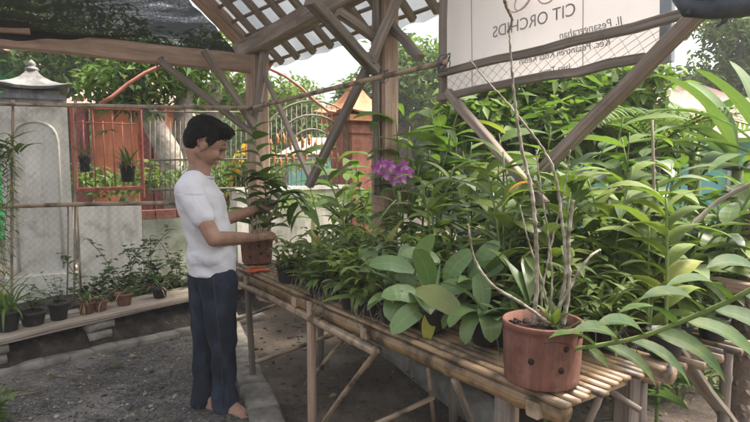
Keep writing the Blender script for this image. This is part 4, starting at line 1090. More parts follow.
more_lab = ['behind the purple orchid', 'behind the big rounded-leaved orchid', 'left of the hanging red bracts', 'below the left foot of the V-brace', 'between the bare canes', 'right of the bare canes', 'behind the whorled orchid', 'at the rack front near the teal house', 'at the right end of the rack', 'low at the rack middle', 'in the shade at the rack left end', 'at the rack back under the banner']
for i, lab in enumerate(more_lab):
    s = 1.17 + i * .095 + rnd.uniform(-.05, .05); t = (.85, 1.15, 1.35)[i % 3]
    c_ = tab(s, t, .635)
    t_, top = potted('rack_orchid', 'leafy potted orchid standing on the rack ' + lab, c_, .065, .1, group='potted orchids on the rear rack')
    ms_, ml_ = M(), M()
    if i % 3 == 0:
        for k_ in range(9): ml_.leaf(top, rdir(rnd.random() * 6.28, rnd.uniform(.5, 1.35)), rnd.uniform(.25, .36), .1, rnd.uniform(.4, 1.2), .15, 'paddle', 9, rnd.uniform(-.3, .3), .02)
    for k_ in range(4):
        h = rnd.uniform(.3, .7); pts = bez(top, top + Vector((0, 0, h * .6)), top + Vector((rnd.uniform(-.22, .22), rnd.uniform(-.2, .1), h)), 10)
        cane(ms_, ml_, pts, .007, .004, 8, .25, .078, .1, .75, 1.2)
    ms_.build('canes', MT['stem_green'], t_); ml_.build('leaves', MT[('leaf_phal', 'leaf_dend', 'leaf_lime', 'leaf_phal', 'leaf_lime')[i % 5]], t_)
# more leafy orchids between the tufts and broad leaves
fill = [('broad tongue-leaved orchid in the far table middle', .55, .25, 11, .22, .06), ('tongue-leaved orchid above the dangling roots', 1.0, .18, 12, .24, .065), ('tongue-leaved orchid at the foot of the roof post', 1.3, .3, 11, .24, .07), ('tongue-leaved orchid at the back edge left of the bare canes', 1.75, .35, 11, .3, .08), ('tongue-leaved orchid behind the pot of bare canes', 2.1, .3, 8, .24, .06), ('tongue-leaved orchid behind the far-end dark clump', .85, .5, 11, .26, .06), ('tongue-leaved orchid at the front below the cupped leaves', 1.22, .1, 9, .2, .06)]
for px_, t_o, lab in ((322, .05, 'just right of the first table leg'), (345, .05, 'where the dangling roots begin'), (362, .16, 'above the dangling roots, one row back'), (385, .04, 'over the slanting brace'), (400, .15, 'in the second row above the slanting brace'), (478, .2, 'left of the curved bare cane'), (458, .2, 'in the second row between the two broad clumps'), (500, .3, 'close behind the terracotta pot rim'), (470, .3, 'in the third row behind the curved cane'), (300, .2, 'in the second row beside the held plant')):
    fill.append(('small tongue-leaved orchid ' + lab, s_at(px_, 300), t_o, 12, .15, .042))
for lab, s, t, n_, L, W in fill:
    t_, top = potted('tongue_orchid', lab, tab(s, t, Z_T + .012), .055, .09, group='tongue-leaved orchids on the table')
    m_ = M()
    for k_ in range(n_): m_.leaf(top, rdir(rnd.random() * 6.28, rnd.uniform(.35, 1.4)), L * rnd.uniform(.75, 1.2), W * rnd.uniform(.8, 1.15), rnd.uniform(.4, 1.4), .16, 'paddle' if k_ % 3 else 'lance', 9, rnd.uniform(-.3, .3), .02)
    m_.build('leaves', MT['leaf_phal'], t_)
# purple vanda-like bloom by the post
FD = 3.45
c_ = tab(sB - .02, .5, Z_T + .012)
VO = thing('flowering_orchid', 'purple flowering orchid spike in front of the roof post', 'flowering orchid', c_)
pot_mesh(c_, .055, .09).build('pot', MT['black_plastic'], VO); soil_mesh(c_, .055, .09).build('potting_bark', MT['soil'], VO)
ms_, ml_ = M(), M()
pts = bez(c_ + Vector((0, 0, .09)), c_ + Vector((.05, -.02, .3)), at(396, 200, FD), 9)
cane(ms_, ml_, pts, .006, .004, 12, .17, .026, .1, .5, .9, az0=.2)
ms_.tube([pts[-1], at(392, 185, FD), at(385, 168, FD)], [.003, .003, .002], 5); ms_.tube([pts[-1], at(402, 180, FD), at(405, 160, FD)], [.003, .003, .002], 5)
ms_.build('stem', MT['stem_green'], VO); ml_.build('leaves', MT['leaf_dend'], VO)
for px, py in ((377, 168), (384, 175), (390, 166), (399, 172), (404, 165), (401, 179), (382, 163), (394, 180), (408, 173)):
    c_ = at(px, py, FD + rnd.uniform(-.03, .03)); m_ = M(); f0 = rnd.uniform(-.5, .5)
    fr = (Vector((rnd.uniform(-.5, .5), -1, rnd.uniform(-.3, .3)))).normalized(); sx = fr.cross(Vector((0, 0, 1))).normalized(); sy = sx.cross(fr)
    for k_ in range(5):
        an = f0 + k_ * 1.2566; d = (sx * math.cos(an) + sy * math.sin(an) + fr * .25).normalized()
        m_.leaf(c_, d, .042, .026, .3, .1, 'paddle', 4, rnd.uniform(-.3, .3) + 1.2)
    m_.ball(c_ + fr * .008, .006, 6, 4)
    m_.build('flower', MT['petal_purple'], VO)

# aerial roots and shoots dangling over the front edge
m_ = M()
for i in range(90):
    s = s_at(rnd.uniform(290, 380), 290); p = tab(s, rnd.uniform(.0, .09), Z_T + rnd.uniform(.03, .14))
    q = p + Vector((rnd.uniform(-.06, .06), rnd.uniform(-.08, -.01), -rnd.uniform(.06, .16))); r_ = q + Vector((rnd.uniform(-.05, .05), rnd.uniform(-.05, .03), -rnd.uniform(-.02, .06)))
    m_.tube(bez(p, q, r_, 6), rnd.uniform(.001, .0018), 4)
tag(m_.build('aerial_roots', MT['root'], loc=tab(1.0, 0)), 'tangle of grey aerial roots hanging over the front bamboo pole', 'roots')
# pot he works on
MP = gnd(257, 262, Z_T + .01)
HP = thing('potted_orchid', 'dark terracotta pot with leafy climbing orchid held by the man', 'potted orchid', MP)
m_ = M(); hr, hh = .105, .17
m_.lathe(MP, [(hr * .86, 0), (hr * .9, .005), (hr * .99, hh * .8), (hr * 1.05, hh * .82), (hr * 1.06, hh), (hr * .94, hh), (hr * .9, hh * .8), (hr * .7, hh * .7)], 30)
m_.build('pot', MT['terracotta_dark'], HP)
m_ = M(); az_c = math.atan2(-MP.y, -MP.x)
for da, z in ((-.45, .05), (-.45, .11), (.3, .07), (.15, .12), (.8, .05), (-1.1, .09)):
    az = az_c + da; m_ = M(); m_.ball(MP + Vector((math.cos(az), math.sin(az), 0)) * hr * (.92 + .09 * z / hh) + Vector((0, 0, z)), (.004, .009, .009), 8, 5, Matrix.Rotation(az, 3, 'Z'))
    m_.build('drainage_hole', MT['soil'], HP)
soil_mesh(MP, hr * .98, hh * .9).build('potting_bark', MT['soil'], HP)
ms_, ml_ = M(), M(); d0 = MP.y
for pl_, nl, L, W in [(((262, 238, d0), (266, 205, d0), (262, 165, d0), (250, 130, d0)), 14, .1, .05), (((266, 238, d0), (274, 210, d0 - .03), (288, 190, d0 - .05), (306, 215, d0 - .08)), 14, .12, .045),
                      (((256, 238, d0), (250, 215, d0), (246, 192, d0), (243, 175, d0)), 8, .09, .05), (((268, 236, d0), (270, 200, d0), (272, 185, d0), (262, 175, d0)), 8, .1, .045)]:
    cane(ms_, ml_, poly(*pl_), .007, .004, nl + 5, L * 1.5, W * 1.9, .1, .6, .9, az0=rnd.uniform(-.5, .5))
for px in (252, 258, 263): ms_.tube([at(px, 240, d0 - .03), at(px + rnd.uniform(-6, 6), 215, d0 - .03)], .004, 5)
ms_.build('canes', MT['cane'], HP); ml_.build('leaves', MT['leaf_ginger'], HP)
m_ = M(); pc_ = gnd(257, 271, Z_T + .004); m_.box(pc_ + Vector((0, 0, .006)), (.14, .09, .008), Matrix.Rotation(.5, 3, 'Z')); m_.tube([pc_ + rdir(a_ * .63, 0) * .05 + Vector((0, 0, .012)) for a_ in range(11)], .004, 5)
tag(m_.build('saucer', MT['orange_plastic'], loc=pc_), 'bright orange plastic tray under the held pot', 'tray')
m_ = M(); c_ = gnd(585, 318, Z_T + .03); m_.bar(c_, c_ + Vector((.1, .02, .01)), .02, .006)
tag(m_.build('plant_label', MT['cyan_plastic'], loc=c_), 'cyan plastic strip lying behind the terracotta pot', 'plant label')

# ------------------------------------------------------------------ plants on the shelf and by the wall
shelf = [
 ('black pot of thin weeds on the shelf left of the white pillar edge', 58, .07, .13, 'black_plastic', 'weed'),
 ('small terracotta pot on the shelf in front of the wall', 86, .06, .09, 'terracotta', 'dry'),
 ('dark clay pot with drooping roots beside the terracotta pot', 100, .055, .08, 'terracotta_dark', 'dry'),
 ('round brown clay pot with dried straw leaves on the shelf', 124, .065, .1, 'terracotta_dark', 'dry'),
 ('black pot on the shelf nearest the man', 160, .065, .09, 'black_plastic', 'dry'),
 ('dark pot with overgrown fern at the left picture edge', 6, .08, .14, 'black_plastic', 'fern'),
 ('wide dark bowl of weeds left on the shelf', 32, .085, .1, 'black_plastic', 'weed')]
for lab, px, r, h, pm, kind in shelf:
    c_ = shp(px)
    t_, top = potted('potted_plant', lab, c_, r, h, pm, 'pots on the plank shelf', 'potted plant')
    m_ = M()
    if kind == 'dry':
        clump(m_, top, 16, .2, .008, (-.1, 1.0), (.6, 2.4), 'strap', .03); m_.build('dry_leaves', MT['leaf_dry'], t_)
        m_ = M(); clump(m_, top, 6, .13, .02, (.5, 1.3), (.5, 1.5), 'lance', .03); m_.build('leaves', MT['leaf_weed'], t_)
    elif kind == 'weed':
        for i in range(12):
            p = top; d = rdir(rnd.random() * 6.28, rnd.uniform(.7, 1.4)); L = rnd.uniform(.12, .3)
            pts = bez(p, p + d * L * .6, p + d * L + Vector((0, 0, -.04)), 6); m_.tube(pts, .0015, 3)
            for k_ in range(2, 7): m_.leaf(pts[k_], rdir(rnd.random() * 6.28, .3), .045, .022, .6, .2, 'lance', 4)
        m_.build('leaves', MT['leaf_weed'], t_)
    else:
        clump(m_, top, 34, .4, .02, (.6, 1.5), (1.0, 2.6), 'strap', .06); m_.build('leaves', MT['leaf_ginger'], t_)
# weeds on the wall behind the shelf (each a plant)
weeds = [('leafy weed growing against the wall right of the white pillar', 97, .55, 30), ('tall leafy weed at the middle of the mossy wall', 118, .7, 34), ('bushy low weed between the shelf pots and the wall', 132, .4, 34),
         ('slender weed reaching to the top of the mossy wall', 150, .75, 26), ('dark leafy weed at the wall beside the man', 172, .6, 36), ('low weed behind the black pot nearest the man', 160, .35, 26)]
for lab, px, h, nl in weeds:
    r = ray(px, 280); k_ = r.x / r.y; P = S0 + sbk * .5; s_ = (k_ * P.y - P.x) / (sd.x - k_ * sd.y); c_ = P + sd * s_; c_.z = 0
    t_ = thing('weed', lab, 'weed', c_, 'weeds along the garden wall')
    ms_, ml_ = M(), M()
    for i in range(9):
        top_ = c_ + Vector((rnd.uniform(-.3, .3), rnd.uniform(-.02, .1), .16 + h * .92 * rnd.random() ** 1.6))
        pts = bez(c_ + Vector((rnd.uniform(-.06, .06), 0, 0)), c_ + Vector((rnd.uniform(-.15, .15), 0, h * .7)), top_, 9)
        ms_.tube(pts, .0035, 4)
        for q in range(3, 10):
            for z_ in range(3): ml_.leaf(pts[q] + Vector((rnd.uniform(-.03, .03), 0, rnd.uniform(-.03, .03))), rdir(rnd.random() * 6.28, rnd.uniform(-.1, .6)), rnd.uniform(.05, .1), rnd.uniform(.035, .06), .9, .2, 'lance', 4)
    ms_.build('stem', MT['stem_brown'], t_); ml_.build('leaves', MT['leaf_weed'], t_)
# hanging fern at the left edge
c_ = at(2, 150, 4.35); HF = thing('hanging_fern', 'long weeping fern hanging at the left picture edge', 'fern', c_)
m_ = M()
for i in range(26):
    p = c_ + Vector((rnd.uniform(-.28, .06), rnd.uniform(-.1, .1), rnd.uniform(-.1, .15))); L = rnd.uniform(.6, 1.2)
    pts = bez(p, p + rdir(rnd.random() * 6.28, .4) * .16, p + Vector((rnd.uniform(-.12, .08), rnd.uniform(-.1, .1), -L)), 22); m_.tube(pts, .002, 3)
    for q in range(2, 23):
        for sg in (-1, 1): m_.leaf(pts[q], Vector((sg, rnd.uniform(-.6, .6), -.25)), rnd.uniform(.05, .1), .018, .8, .1, 'lance', 3)
m_.build('fronds', MT['leaf_ginger'], HF)
m_ = M(); clump(m_, c_ + Vector((.05, 0, -.02)), 10, .3, .05, (.2, 1), (.8, 1.8), 'lance', .08); m_.build('leaves', MT['leaf_dend'], HF)
# small plant bottom-left corner
c_ = gnd(-6, 432); c_.z = 0; t_ = thing('shrub', 'small leafy green shrub in the bottom left corner', 'shrub', c_); m_ = M(); ms_ = M()
for i in range(9):
    p = c_ + Vector((rnd.uniform(-.1, .02), rnd.uniform(-.1, .1), 0)); pts = bez(p, p + Vector((0, 0, .12)), p + rdir(rnd.random() * 6.28, 1.0) * .2, 6); ms_.tube(pts, .003, 4)
    for q in range(1, 7):
        for z_ in range(3): m_.leaf(pts[q], rdir(rnd.random() * 6.28, .4), .075, .035, .8, .2, 'lance', 5)
ms_.build('stem', MT['stem_green'], t_); m_.build('leaves', MT['leaf_ginger'], t_)
# two hanging pots on the wire fence
for lab, px, py, h, r in (('small black pot hanging on a wire before the orange wall', 85, 152, .14, .045), ('larger black hanging pot with trailing pale roots and grassy leaves', 128, 162, .15, .065)):
    c_ = at(px, py + 20, fl(px) + .05); t_ = thing('hanging_pot', lab, 'hanging pot', c_, 'pots hung on the fence')
    pot_mesh(c_, r, h, .8).build('pot', MT['black_plastic'], t_)
    m_ = M(); top = at(px, 106, fl(px) + .02)
    for k_ in range(3): m_.tube([c_ + rdir(k_ * 2.1, 0) * r + Vector((0, 0, h)), c_.lerp(top, .75) , top], .0014, 3)
    m_.build('hanger', MT['wire'], t_)
    m_ = M(); clump(m_, c_ + Vector((0, 0, h * .9)), 22 if r > .05 else 8, .22, .012, (.3, 1.4), (.6, 2.4), 'strap', .03); m_.build('leaves', MT['leaf_dry'] if r > .05 else MT['leaf_weed'], t_)
    if r > .05:
        m_ = M(); clump(m_, c_ + Vector((0, 0, h * .9)), 8, .24, .03, (.6, 1.4), (.4, 1.4), 'lance', .03); m_.build('leaves', MT['leaf_dend'], t_)
c_ = at(108, 130, fl(108) + .03); m_ = M(); clump(m_, c_, 5, .14, .03, (-.4, .9), (.4, 1.2), 'lance', .01); t_ = tag(m_.build('air_plant', MT['leaf_dend'], loc=c_), 'small green air plant tied to the fence between the hanging pots', 'air plant')

# ------------------------------------------------------------------ trees and tall plants beyond
def crown_leaves(m_, clumps, L, W):
    for c_, r, n_ in clumps:
        c_ = Vector(c_)
        for i in range(n_):
            v_ = Vector((rnd.gauss(0, 1), rnd.gauss(0, 1), rnd.gauss(0, 1))).normalized() * r * (rnd.random() ** .45)
            v_.z *= .75
            q = Quaternion((0, 0, 1), rnd.random() * 6.283) @ Quaternion((0, 1, 0), rnd.uniform(-.3, 1.2)) @ Quaternion((1, 0, 0), rnd.uniform(-.8, .8))
            m_.flake(c_ + v_, L * rnd.uniform(.6, 1.3), W * rnd.uniform(.7, 1.2), q.to_matrix())
def tree(label, trunk, rad, clumps, L=.13, W=.06, lm='leaf_tree', bm='bark', name='tree', group=None):
    t_ = thing(name, label, 'tree', trunk[0], group)
    m_ = M(); m_.tube(trunk, rad, 10); m_.build('trunk', MT[bm], t_)
    ml_, mc_ = M(), M()
    for c_, r, n_ in clumps:
        st = trunk[-1] if rnd.random() < .6 else trunk[-2]
        mid = (Vector(st) + Vector(c_)) / 2 + Vector((rnd.uniform(-.2, .2), rnd.uniform(-.2, .2), rnd.uniform(-.1, .25)))
        ml_.tube(bez(Vector(st), mid, Vector(c_), 6), [rad[-1] * f for f in (.8, .72, .62, .5, .4, .3, .2)], 6)
        for k_ in range(3):
            e_ = Vector(c_) + Vector((rnd.uniform(-1, 1), rnd.uniform(-1, 1), rnd.uniform(-.3, .7))) * r * .8
            ml_.tube([Vector(c_), (Vector(c_) + e_) / 2 + Vector((0, 0, .05)), e_], [rad[-1] * .25, rad[-1] * .18, .004], 5)
    ml_.build('limbs', MT[bm], t_)
    crown_leaves(mc_, clumps, L, W); mc_.build('crown', MT[lm], t_)
    return t_
def C(px, py, d, r, n_): return (at(px, py, d), r, n_)
def trunkpts(*p): 
    P = [at(*q) for q in p]; P[0].z = 0; return P
tree('pale curved frangipani trunk behind the man with thick grey bark', trunkpts((184, 260, 6.9), (178, 190, 6.9), (168, 150, 6.9), (150, 118, 6.9), (140, 98, 6.9)), [.2, .17, .14, .12, .09],
     [C(130, 80, 6.9, .5, 420), C(160, 66, 7.0, .5, 420), C(105, 88, 7.2, .4, 300), C(140, 100, 6.8, .3, 140)], .16, .06)
tree('pale upright trunk just behind the curved one', trunkpts((186, 260, 7.4), (184, 180, 7.4), (182, 130, 7.4), (186, 80, 7.4), (190, 40, 7.4)), [.16, .14, .12, .1, .07],
     [C(195, 60, 7.4, .5, 380), C(220, 50, 7.6, .45, 320), C(178, 84, 7.4, .35, 200)], .14, .055, 'leaf_tree_light')
tree('slender pale tree between beam and gate arch', trunkpts((216, 250, 8.2), (215, 170, 8.2), (214, 110, 8.2), (217, 60, 8.2)), [.12, .1, .09, .07],
     [C(235, 85, 8.2, .5, 360), C(205, 95, 8.4, .45, 300), C(250, 100, 8.5, .4, 260), C(285, 90, 8.6, .4, 220)], .13, .05, 'leaf_tree_light')
tree('dark dense tree filling the gap under the shade net', trunkpts((60, 260, 10.5), (62, 150, 10.5), (70, 100, 10.5), (80, 70, 10.5)), [.22, .2, .17, .13],
     [C(60, 60, 10.5, .9, 900), C(95, 78, 10.3, .8, 900), C(125, 70, 10.8, .8, 800), C(30, 50, 10.8, .8, 500), C(100, 40, 10.5, 1, 900), C(150, 90, 10.8, .7, 600)], .2, .085, 'leaf_tree', 'bark_dark')
tree('tall leafy tree above the green house at far left', trunkpts((-30, 260, 12.5), (-20, 120, 12.5), (0, 60, 12.5)), [.25, .2, .15],
     [C(10, 50, 12.5, 1.1, 900), C(40, 30, 12.8, 1.1, 800), C(-30, 20, 12.5, 1.2, 700), C(20, 10, 12.8, 1.3, 800)], .2, .09, 'leaf_tree_light')
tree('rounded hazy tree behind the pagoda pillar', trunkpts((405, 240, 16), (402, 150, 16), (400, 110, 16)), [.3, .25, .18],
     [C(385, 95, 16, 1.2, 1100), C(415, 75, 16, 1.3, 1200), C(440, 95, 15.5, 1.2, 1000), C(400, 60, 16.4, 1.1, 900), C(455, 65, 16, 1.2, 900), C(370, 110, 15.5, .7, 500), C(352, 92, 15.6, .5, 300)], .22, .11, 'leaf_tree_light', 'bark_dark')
tree('low tree far behind the gate bars', trunkpts((285, 240, 14), (286, 170, 14), (290, 140, 14)), [.2, .16, .12],
     [C(280, 130, 14, .8, 700), C(305, 120, 14.3, .7, 600), C(258, 120, 14, .8, 650), C(330, 140, 14, .7, 500), C(300, 95, 14.2, .6, 380), C(272, 100, 14.4, .7, 420), C(345, 118, 14.4, .6, 400)], .18, .08, 'leaf_tree_light')
tree('bright leafy tree under the banner', trunkpts((530, 260, 5.6), (525, 180, 5.6), (520, 130, 5.6)), [.1, .085, .06],
     [C(500, 125, 5.5, .45, 480), C(545, 130, 5.4, .42, 460), C(560, 92, 5.8, .42, 380), C(600, 88, 5.9, .4, 360), C(640, 80, 6.0, .38, 300), C(480, 95, 6, .4, 300), C(470, 115, 5.7, .4, 380), C(585, 120, 5.6, .42, 430), C(520, 95, 5.8, .4, 380)], .19, .085, 'leaf_ginger')
tree('leafy tree behind the banner right side', trunkpts((625, 270, 6.2), (622, 170, 6.2), (620, 110, 6.2)), [.12, .1, .07],
     [C(600, 100, 6.2, .4, 420), C(640, 120, 6.1, .4, 420), C(615, 140, 6.0, .4, 400), C(660, 150, 6.3, .4, 360)], .2, .07, 'leaf_tree_light')
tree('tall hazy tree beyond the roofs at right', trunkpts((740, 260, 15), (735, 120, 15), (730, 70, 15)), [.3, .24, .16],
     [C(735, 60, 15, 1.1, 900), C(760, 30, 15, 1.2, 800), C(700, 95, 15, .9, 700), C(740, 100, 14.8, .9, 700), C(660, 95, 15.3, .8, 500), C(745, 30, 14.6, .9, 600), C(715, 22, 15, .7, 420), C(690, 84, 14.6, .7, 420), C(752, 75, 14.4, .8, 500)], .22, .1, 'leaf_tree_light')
tree('dark bushy tree low behind the table at right', trunkpts((720, 330, 4.6), (722, 270, 4.6), (725, 235, 4.6)), [.08, .07, .05],
     [C(700, 250, 4.6, .4, 500), C(740, 240, 4.5, .4, 500), C(720, 290, 4.4, .4, 500), C(770, 280, 4.4, .45, 400)], .14, .06, 'leaf_tree', 'bark_dark')

# ginger / heliconia stands behind the table
def ginger(label, px, d, stems, h, L, W, lm='leaf_ginger', name='ginger_plant', spread=.2, el=.45, curve=1.0, nl=10, kind='lance', base_z=0):
    c_ = at(px, 250, d); c_.z = base_z
    t_ = thing(name, label, 'leafy plant', c_, 'leafy plants behind the table'); ms_, ml_ = M(), M()
    for i in range(stems):
        p = c_ + Vector((rnd.uniform(-spread, spread), rnd.uniform(-spread, spread), 0)); hh = h * rnd.uniform(.72, 1.08)
        e_ = p + Vector((rnd.uniform(-.3, .3), rnd.uniform(-.25, .15), hh)); pts = bez(p, p + Vector((0, 0, hh * .6)), e_, 10)
        cane(ms_, ml_, pts, .010, .004, nl - 1, L, W * 1.25, .12 if h < 1.3 else .25, el, curve, kind, nodes=False, nseg=8)
    ms_.build('stems', MT['stem_green'], t_); ml_.build('leaves', MT[lm], t_)
    return t_
G_ = [
 ('tall ginger plant right behind the roof post', 412, 4.4, 5, 1.75, .38, .085),
 ('tall ginger plant under the left corner of the banner', 450, 4.2, 6, 1.7, .4, .09),
 ('lush ginger stand behind the left V-brace', 490, 4.0, 6, 1.6, .4, .095),
 ('lush ginger stand in the middle of the V-braces', 540, 3.9, 6, 1.55, .38, .095),
 ('broad ginger stand right of the V-braces', 590, 3.6, 6, 1.6, .4, .1),
 ('ginger plant beneath the banner right end', 625, 3.3, 5, 1.55, .4, .1),
 ('ginger plant with long drooping blades before the teal house', 665, 3.5, 4, 1.35, .42, .1),
 ('low ginger plant behind the rack left part', 470, 3.5, 6, 1.15, .32, .075),
 ('low ginger plant behind the rack middle', 555, 3.1, 6, 1.2, .32, .08),
 ('low ginger plant behind the rack at right', 640, 2.9, 5, 1.1, .32, .08),
 ('feathery ginger plant left of the roof post above the white wall', 340, 5.2, 4, 1.45, .4, .085),
 ('arching ginger plant in front of the pagoda pillar', 362, 5.6, 4, 1.75, .5, .1)]
for lab, px, d, st, h, L, W in G_: ginger(lab, px, d, st, h, L, W)
# leafy big-leaf climber near right, medium distance
ginger('leafy plant with drooping glossy blades on the rack below the banner post', 610, 2.55, 4, .62, .26, .06, 'leaf_dend', spread=.1, base_z=.63, nl=12)
ginger('leafy plant with glossy blades on the rack at the right side', 668, 2.45, 3, .55, .28, .06, 'leaf_dend', spread=.1, base_z=.63, nl=10)
# banana plants at right
def banana(label, px, d, h, leaves):
    c_ = at(px, 250, d); c_.z = 0; t_ = thing('banana_plant', label, 'banana plant', c_, 'banana plants at right')
    m_ = M(); m_.tube([c_, c_ + Vector((.02, 0, h * .5)), c_ + Vector((0, 0, h))], [.08, .07, .045], 10); m_.build('trunk', MT['stem_green'], t_)
    ml_ = M()
    for az, el, L, W, cv in leaves:
        p = c_ + Vector((0, 0, h)); d_ = rdir(az, el); ml_.tube([p - d_ * .05, p + d_ * .12], .012, 5)
        # torn blade: several segments side by side along the midrib
        ml_.leaf(p + d_ * .1, d_, L, W, cv, .25, 'banana', 16, rnd.uniform(-.2, .2), .03)
    ml_.build('leaves', MT['leaf_banana'], t_)
banana('banana plant with broad arching leaves at the right edge', 735, 4.2, 1.35, [(LEFT + .1, .55, 1.1, .14, 1.1), (LEFT - .5, .8, 1.1, .15, 1.2), (LEFT + .8, .4, .9, .14, 1.0), (FRONT, .7, .9, .14, 1.3), (RIGHT, .7, .9, .15, 1.2), (BACK, 1.1, 1, .14, .8), (LEFT + .3, 1.1, 1.0, .15, 1.0), (LEFT - .15, .2, .9, .14, .6), (LEFT - .3, .4, 1.0, .13, .9), (LEFT + .5, .7, 1.0, .13, 1.1)])
banana('banana plant with tall upright leaves in the upper right corner', 768, 3.6, 1.4, [(LEFT + .2, 1.05, .75, .12, .7), (LEFT - .3, .5, .7, .13, .9), (BACK, 1.2, .8, .13, .6), (LEFT + .5, .3, .6, .12, .9), (LEFT - .6, .9, .7, .12, 1.0)])
banana('banana plant with low spreading leaves before the pink roof', 690, 5.6, 1.5, [(LEFT, .5, 1.1, .22, .9), (RIGHT, .5, 1.1, .22, .9), (LEFT + .6, .3, 1, .2, .8), (RIGHT - .5, .3, 1.0, .2, .9), (FRONT, .9, .9, .22, 1.0), (BACK, 1.0, .9, .2, .9), (LEFT - .3, .9, 1, .2, 1.0)])
# palm fronds right
def palm(label, px, d, h, n_):
    c_ = at(px, 250, d); c_.z = 0; t_ = thing('palm', label, 'palm', c_)
    m_ = M(); m_.tube([c_, c_ + Vector((.03, 0, h * .5)), c_ + Vector((0, 0, h))], [.07, .06, .05], 8); m_.build('trunk', MT['bark_dark'], t_)
    ml_ = M()
    for i in range(n_):
        az = i / n_ * 6.28 + rnd.uniform(-.2, .2); p = c_ + Vector((0, 0, h)); L = rnd.uniform(.9, 1.3)
        pts = bez(p, p + rdir(az, .9) * L * .6, p + rdir(az, .1) * L, 14); ml_.tube(pts, [.01] * 8 + [.005] * 7, 4)
        for q in range(2, 15):
            ax = (pts[q] - pts[q - 1]).normalized(); sd__ = ax.cross(Vector((0, 0, 1))).normalized()
            for sg in (-1, 1):
                for z_ in (0, .5): ml_.leaf(pts[q - 1].lerp(pts[q], z_), (sd__ * sg + ax * .6 + Vector((0, 0, .1))), L * .27 * math.sin(math.pi * (.15 + .8 * q / 15)), .026, .7, .2, 'lance', 4)
    ml_.build('fronds', MT['leaf_ginger'], t_)
palm('feathery palm left of the pagoda pillar base', 345, 6.0, .75, 9)
palm('feathery palm behind the banner at right', 650, 5.0, 1.5, 11)
# fern-tree trunk at the right edge
c_ = at(742, 300, 2.75); p0 = Vector((c_.x, c_.y, 0)); t_ = thing('tree_fern', 'shaggy brown fern trunk at the right picture edge', 'tree fern', p0)
m_ = M(); h_ = at(742, 205, 2.75).z; pts = [p0.lerp(Vector((p0.x + .03, p0.y, h_)), i / 10) for i in range(11)]; m_.tube(pts, [.06] * 10 + [.04], 12)
for i in range(420):
    z = rnd.random() * h_; az = rnd.random() * 6.28; p = Vector((p0.x + .03 * z / h_, p0.y, z)) + rdir(az, 0) * .055
    m_.leaf(p, rdir(az, -.3), .04, .018, .8, .2, 'lance', 3)
m_.build('trunk', MT['bark_dark'], t_)
m_ = M(); clump(m_, Vector((p0.x + .03, p0.y, h_)), 10, .5, .05, (.3, 1.2), (.9, 1.8), 'lance', .03); m_.build('fronds', MT['leaf_ginger'], t_)
# bare diagonal stick at right
m_ = M(); m_.tube(poly((655, 260, 2.5), (690, 228, 2.5), (720, 200, 2.5), (765, 178, 2.4)), [.012] * 5 + [.01] * 5, 8)
m_.tube(poly((652, 258, 2.5), (654, 200, 2.5), (652, 120, 2.5)), [.006] * 7, 6)
tag(m_.build('support_stick', MT['wood_pale'], loc=at(655, 260, 2.5)), 'bare forked grey stick rising among the leaves at right', 'stick')
# heliconia with red hanging bracts
c_ = at(410, 250, 4.0); c_.z = 0; HL = thing('heliconia', 'heliconia with red bracts hanging behind the purple orchid', 'heliconia', c_)
ms_, ml_ = M(), M()
for i in range(3):
    p = c_ + Vector((rnd.uniform(-.1, .1), rnd.uniform(-.1, .1), 0)); pts = bez(p, p + Vector((0, 0, .9)), p + Vector((rnd.uniform(-.2, .2), .1, 1.4)), 9); cane(ms_, ml_, pts, .012, .006, 7, .4, .1, .3, .6, .9, nodes=False)
st = poly((416, 190, 4.0), (412, 160, 4.0), (408, 150, 4.0), (409, 205, 4.0)); ms_.tube(st, .004, 4); ms_.build('stems', MT['stem_green'], HL); ml_.build('leaves', MT['leaf_ginger'], HL)
m_ = M()
for k_ in range(9):
    for sg in (-1, 1): m_.leaf(at(408, 160 + k_ * 6 + (3 if sg > 0 else 0), 4.0), Vector((sg, -.3, .35)), .055, .022, .3, .5, 'lance', 4)
m_.build('bracts', MT['petal_red'], HL)
# yellow / orange flowering shrubs behind the man
c_ = at(245, 200, 7.8); c_.z = 0; YS_ = thing('flowering_shrub', 'shrub with yellow blooms beyond the gate right of the head', 'shrub', c_)
m_ = M(); crown_leaves(m_, [C(240, 175, 7.8, .4, 420), C(262, 165, 7.8, .4, 380), C(225, 190, 7.6, .35, 300)], .12, .06); m_.build('leaves', MT['leaf_tree_light'], YS_)
for px, py, n__ in ((244, 152, 8), (240, 160, 7), (249, 146, 7), (236, 170, 7), (230, 178, 7), (233, 190, 7), (226, 194, 7), (252, 158, 6)):
    m_ = M(); crown_leaves(m_, [C(px, py, 7.4, .05, n__)], .1, .08); m_.build('flower_cluster', MT['petal_yellow'], YS_)
c_ = at(95, 200, 6.2); c_.z = 0; t_ = thing('shrub', 'pale green shrub between the steel panel and the orange house', 'shrub', c_)
m_ = M(); crown_leaves(m_, [C(88, 178, 6.2, .25, 200), C(120, 185, 6.4, .25, 160), C(150, 175, 6.2, .25, 200), C(200, 180, 6.6, .35, 300)], .1, .045); m_.build('leaves', MT['leaf_tree_light'], t_)
